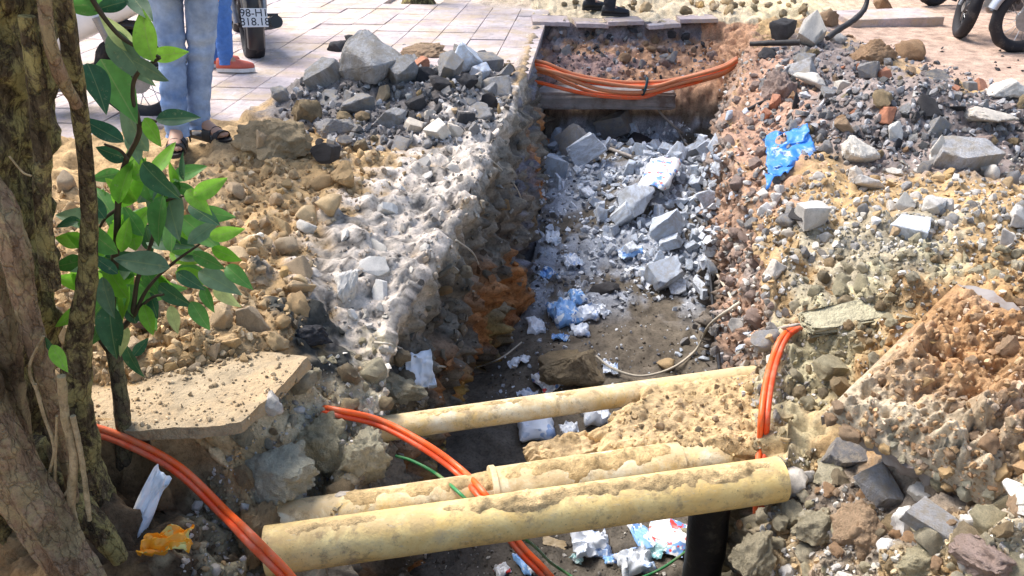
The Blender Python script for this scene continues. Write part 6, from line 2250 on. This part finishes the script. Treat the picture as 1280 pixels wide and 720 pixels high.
M_SKIN = m_plain('skin', (.48, .27, .18), .55, .35, 0, .15, 14)
M_JEAN = m_denim('light_denim', (.12, .20, .38), (.37, .47, .64))
M_JEAN2 = m_denim('blue_denim', (.06, .15, .42), (.10, .22, .52))
M_DTROU = m_denim('dark_trousers', (.02, .02, .025), (.04, .04, .045))
M_SANDAL = m_plain('black_leather', (.016, .015, .016), .5, .4, 0, .3, 40, .2)
M_CORAL = m_plain('coral_fabric', (.55, .14, .10), .8, .2, 0, .3, 40, .2)
M_WSOLE = m_plain('white_sole', (.75, .73, .70), .6, .3)
M_SHIRT = m_denim('grey_shirt', (.25, .25, .27), (.32, .32, .34))
M_HAIR = m_plain('black_hair', (.015, .012, .01), .6, .3, 0, .4, 50, .4)


def skin_body(root, verts, edges, rad):
    me = bpy.data.meshes.new('body')
    me.from_pydata(verts, edges, [])
    o = bpy.data.objects.new('body', me)
    link(o, root)
    sk = o.modifiers.new('skin', 'SKIN')
    for i, r_ in enumerate(rad):
        me.skin_vertices[0].data[i].radius = (r_, r_) if np.isscalar(r_) else r_
    me.skin_vertices[0].data[0].use_root = True
    sk.use_smooth_shade = True
    ss = o.modifiers.new('sub', 'SUBSURF')
    ss.levels = ss.render_levels = 2
    me.materials.append(M_SKIN)
    return o


def leg_cloth(paths, radii, folds, mat, root, hip, name='jeans', seed=0.0):
    """two trouser legs and the seat as one cloth mesh"""
    parts = []
    for s, (pth, rd) in enumerate(zip(paths, radii)):
        n = 70
        P = smooth_path(pth, n)
        rr = np.interp(np.linspace(0, 1, n), np.linspace(0, 1, len(rd)), rd)
        V, Q, T = tube_arrays(P, rr, 32, None, False)
        c = np.repeat(P, 32, axis=0)
        t = np.repeat(np.linspace(0, 1, n), 32)
        q = V * np.array([1, 1, 2.2])
        wr = folds * (1 - np.abs(fbm(q, 7, 3, .5, seed + s * 9)) * 2) + folds * .8 * fbm(V, 4.5, 3, .5, seed + s * 5)
        low = folds * .9 * np.sin(V[:, 2] * 62 + 3 * fbm(V, 6, 2, .5, seed)) * np.clip((.17 - (V[:, 2] - V[:, 2].min())) / .17, 0, 1)
        knee = folds * 1.1 * np.sin(V[:, 2] * 75 + 2 * fbm(V, 5, 2, .5, seed + 3)) * np.exp(-((V[:, 2] - .47) / .07) ** 2)
        d = V - c
        ln = np.linalg.norm(d, axis=1)[:, None] + 1e-9
        V = V + d / ln * (wr + low + knee)[:, None]
        parts.append((V, quads_to_tris(Q)))
    P = np.array([(hip[0], hip[1], hip[2] - .16), (hip[0], hip[1], hip[2] - .05), (hip[0], hip[1], hip[2] + .10)])
    P = smooth_path(P, 12)
    V, Q, T = tube_arrays(P, np.linspace(.165, .150, 12), 32, None, True)
    V[:, 1] = hip[1] + (V[:, 1] - hip[1]) * .72
    parts.append((V, np.vstack([quads_to_tris(Q), T])))
    V, Fc = cat_arrays(parts)
    return mesh_np(name, V, Fc, mat, root, True)


def person(name, loc, rz, label, feet, pants, pant_r, shoe, height=1.0, folds=.006, leanx=0.0):
    """feet: two (x, y, toe direction in radians) relative to the root; local +y is where the body faces"""
    r = empty(name, loc, rz, label, 'person')
    hip = (leanx, 0, .90)
    V, E, RD = [(leanx, 0, .93), (0, .0, 1.12), (0, -.01, 1.36), (0, .0, 1.47), (0, .015, 1.54), (0, .02, 1.66)], [(0, 1), (1, 2), (2, 3), (3, 4), (4, 5)], [(.14, .10), (.13, .095), (.15, .10), (.06, .06), (.055, .055), (.085, .105)]

    def add(p, par, rad):
        V.append(p)
        RD.append(rad)
        E.append((par, len(V) - 1))
        return len(V) - 1
    for s in (-1, 1):
        a = add((s * .18, -.01, 1.40), 2, .055)
        a = add((s * .24, -.02, 1.12), a, .042)
        a = add((s * .23, .06, .88), a, .03)
        a = add((s * .225, .08, .80), a, (.04, .02))
        for k in range(4):
            b = add((s * .225, .055 + .022 * k, .74), a, .010)
            add((s * .215, .055 + .022 * k, .695 - .008 * (k in (1, 2))), b, .008)
        b = add((s * .205, .12, .775), a, .011)
        add((s * .20, .135, .74), b, .009)
    paths, radii = [], []
    for s, (fx, fy, fa) in zip((-1, 1), feet):
        h_ = add((s * .080 + leanx, 0, .86), 0, .058)
        k_ = add(((s * .09 + leanx + fx) / 2, (0 + fy) / 2 + .03, .48), h_, .040)
        an = add((fx, fy, .10), k_, .031)
        dx, dy = math.sin(fa), math.cos(fa)
        add((fx - dx * .05, fy - dy * .05, .045), an, .034)
        bl = add((fx + dx * .12, fy + dy * .12, .045), an, (.042, .026))
        for t_ in range(5):
            o_ = (t_ - 2) * .018
            L_ = .185 - abs(t_ - 1.3) * .012
            add((fx + dx * L_ + dy * o_, fy + dy * L_ - dx * o_, .034), bl, .0115)
        kx, ky = (s * .09 + leanx + fx) / 2, fy / 2 + .03
        paths.append([(fx, fy - .004, .055), (fx, fy, .12), (fx * .7 + kx * .3, fy * .7 + ky * .3, .26), (kx, ky, .48), (s * .088 + leanx * .8, .01, .72), (s * .083 + leanx, 0, .90)])
        radii.append(pant_r)
    skin_body(r, V, E, RD)
    leg_cloth(paths, radii, folds, pants, r, hip, seed=abs(loc[0]) * 7)
    # shirt, hair
    P = smooth_path([(0, 0, .90), (0, 0, 1.0), (0, 0, 1.2), (0, -.005, 1.38), (0, 0, 1.46)], 30)
    Vs, Q, T = tube_arrays(P, np.interp(np.linspace(0, 1, 30), [0, .3, .6, .85, 1], [.185, .18, .195, .20, .09]), 28, None, False)
    Vs[:, 1] *= .68
    Vs = Vs + .008 * fbm(Vs, 7, 3)[:, None] * np.array([1, 1, .3])
    prt = [(Vs, quads_to_tris(Q))]
    for s in (-1, 1):
        P = smooth_path([(s * .13, -.005, 1.415), (s * .19, -.01, 1.38), (s * .235, -.015, 1.17)], 14)
        Va, Q, T = tube_arrays(P, np.linspace(.075, .07, 14), 16, None, False)
        prt.append((Va, quads_to_tris(Q)))
    Va, Fa = cat_arrays(prt)
    mesh_np('shirt', Va, Fa, M_SHIRT, r, True)
    Vh, Fh = ico(3)
    Vh = Vh * np.array([.098, .118, .125]) * (1 + .05 * fbm(Vh, 3, 3)[:, None]) + np.array([0, -.012, 1.715])
    keep = np.array([not (Vh[f].mean(0)[1] > .04 and Vh[f].mean(0)[2] < 1.735) for f in Fh])
    mesh_np('hair', Vh, Fh[keep], M_HAIR, r, True)
    # footwear
    for s, (fx, fy, fa) in zip((-1, 1), feet):
        dx, dy = math.sin(fa), math.cos(fa)

        def W(l, o_, z):
            return (fx + dx * l + dy * o_, fy + dy * l - dx * o_, z)
        sh = bpy.data.objects.new(shoe, None)
        link(sh, r)
        out = [(-.085, 0), (-.075, .03), (-.02, .034), (.06, .042), (.12, .05), (.17, .044), (.205, .02), (.212, 0), (.205, -.02), (.17, -.042), (.12, -.047), (.06, -.04), (-.02, -.034), (-.075, -.03)]
        bm = bmesh.new()
        zt = .02 if shoe == 'sandal' else .028
        t_ = [bm.verts.new(W(l, o_, zt)) for l, o_ in out]
        b_ = [bm.verts.new(W(l, o_, .0)) for l, o_ in out]
        f1 = bm.faces.new(t_)
        f2 = bm.faces.new(b_[::-1])
        for k in range(len(out)):
            k2 = (k + 1) % len(out)
            bm.faces.new([t_[k], b_[k], b_[k2], t_[k2]])
        obj('sole', bm, M_SANDAL if shoe != 'slip_on_shoe' else M_WSOLE, sh)
        if shoe == 'sandal':
            for nm, l0, l1, hgt in (('strap', .055, .115, .078), ('strap', .130, .165, .062), ('heel_strap', -.05, -.02, .10)):
                Vq, Qq = [], []
                m_ = 14
                for a in range(m_ + 1):
                    th = PI * a / m_
                    for l in (l0, l1):
                        Vq.append(W(l, -.050 * math.cos(th), .012 + (hgt - .012) * math.sin(th) ** .7))
                        Vq.append(W(l, -.046 * math.cos(th), .010 + (hgt - .017) * math.sin(th) ** .7))
                for a in range(m_):
                    b = a * 4
                    Qq += [(b, b + 2, b + 6, b + 4), (b + 1, b + 5, b + 7, b + 3), (b, b + 4, b + 5, b + 1), (b + 2, b + 3, b + 7, b + 6)]
                mesh_np(nm, np.array(Vq), np.array(Qq), M_SANDAL, sh, True, sharp=R(40))
        else:
            Vq, n_ = [], 16
            secs = [(-.082, .012, .03), (-.07, .034, .07), (-.03, .038, .085), (.03, .043, .08), (.10, .050, .06), (.16, .046, .045), (.195, .028, .035), (.208, .008, .02)]
            for l, hw, hh in secs:
                for k in range(n_):
                    a = 2 * PI * k / n_
                    Vq.append(W(l, hw * math.cos(a), zt + hh * max(0, math.sin(a)) + .002))
            Q = []
            for i in range(len(secs) - 1):
                for k in range(n_):
                    Q.append((i * n_ + k, i * n_ + (k + 1) % n_, (i + 1) * n_ + (k + 1) % n_, (i + 1) * n_ + k))
            mesh_np('shoe_upper', np.array(Vq), np.array(Q), M_CORAL if shoe == 'slip_on_shoe' else M_SANDAL, sh, True)
    return r


p1 = drop(at(245, 192, .05).x, at(245, 192, .05).y)[0]
fa_, fb_ = at(222, 195, p1.z), at(254, 184, p1.z)
person('person', (p1.x, p1.y, p1.z + .034), 0, 'person in light washed jeans and black strap sandals standing on the left bank',
       [(fa_.x - p1.x, fa_.y - p1.y + .06, R(168)), (fb_.x - p1.x - .02, fb_.y - p1.y + .06, R(118))], M_JEAN, [.058, .057, .059, .066, .078, .094], 'sandal', folds=.0065, leanx=.10)
q = at(286, 93, 0)
person('person', (q.x - .06, q.y + .05, .012), 0, 'person in tight bright blue jeans and coral shoes beside the dark red motorbike',
       [(-.12, .15, R(60)), (.04, 0, R(88))], M_JEAN2, [.050, .052, .060, .066, .080, .096], 'slip_on_shoe', folds=.004)
q = at(764, 24, 0)
person('person', (q.x - .05, q.y + .15, .03), 0, 'person in dark trousers and black shoes at the far rim of the trench',
       [(-.14, .25, R(80)), (.03, -.12, R(98))], M_DTROU, [.058, .060, .066, .072, .085, .10], 'shoe', folds=.005)
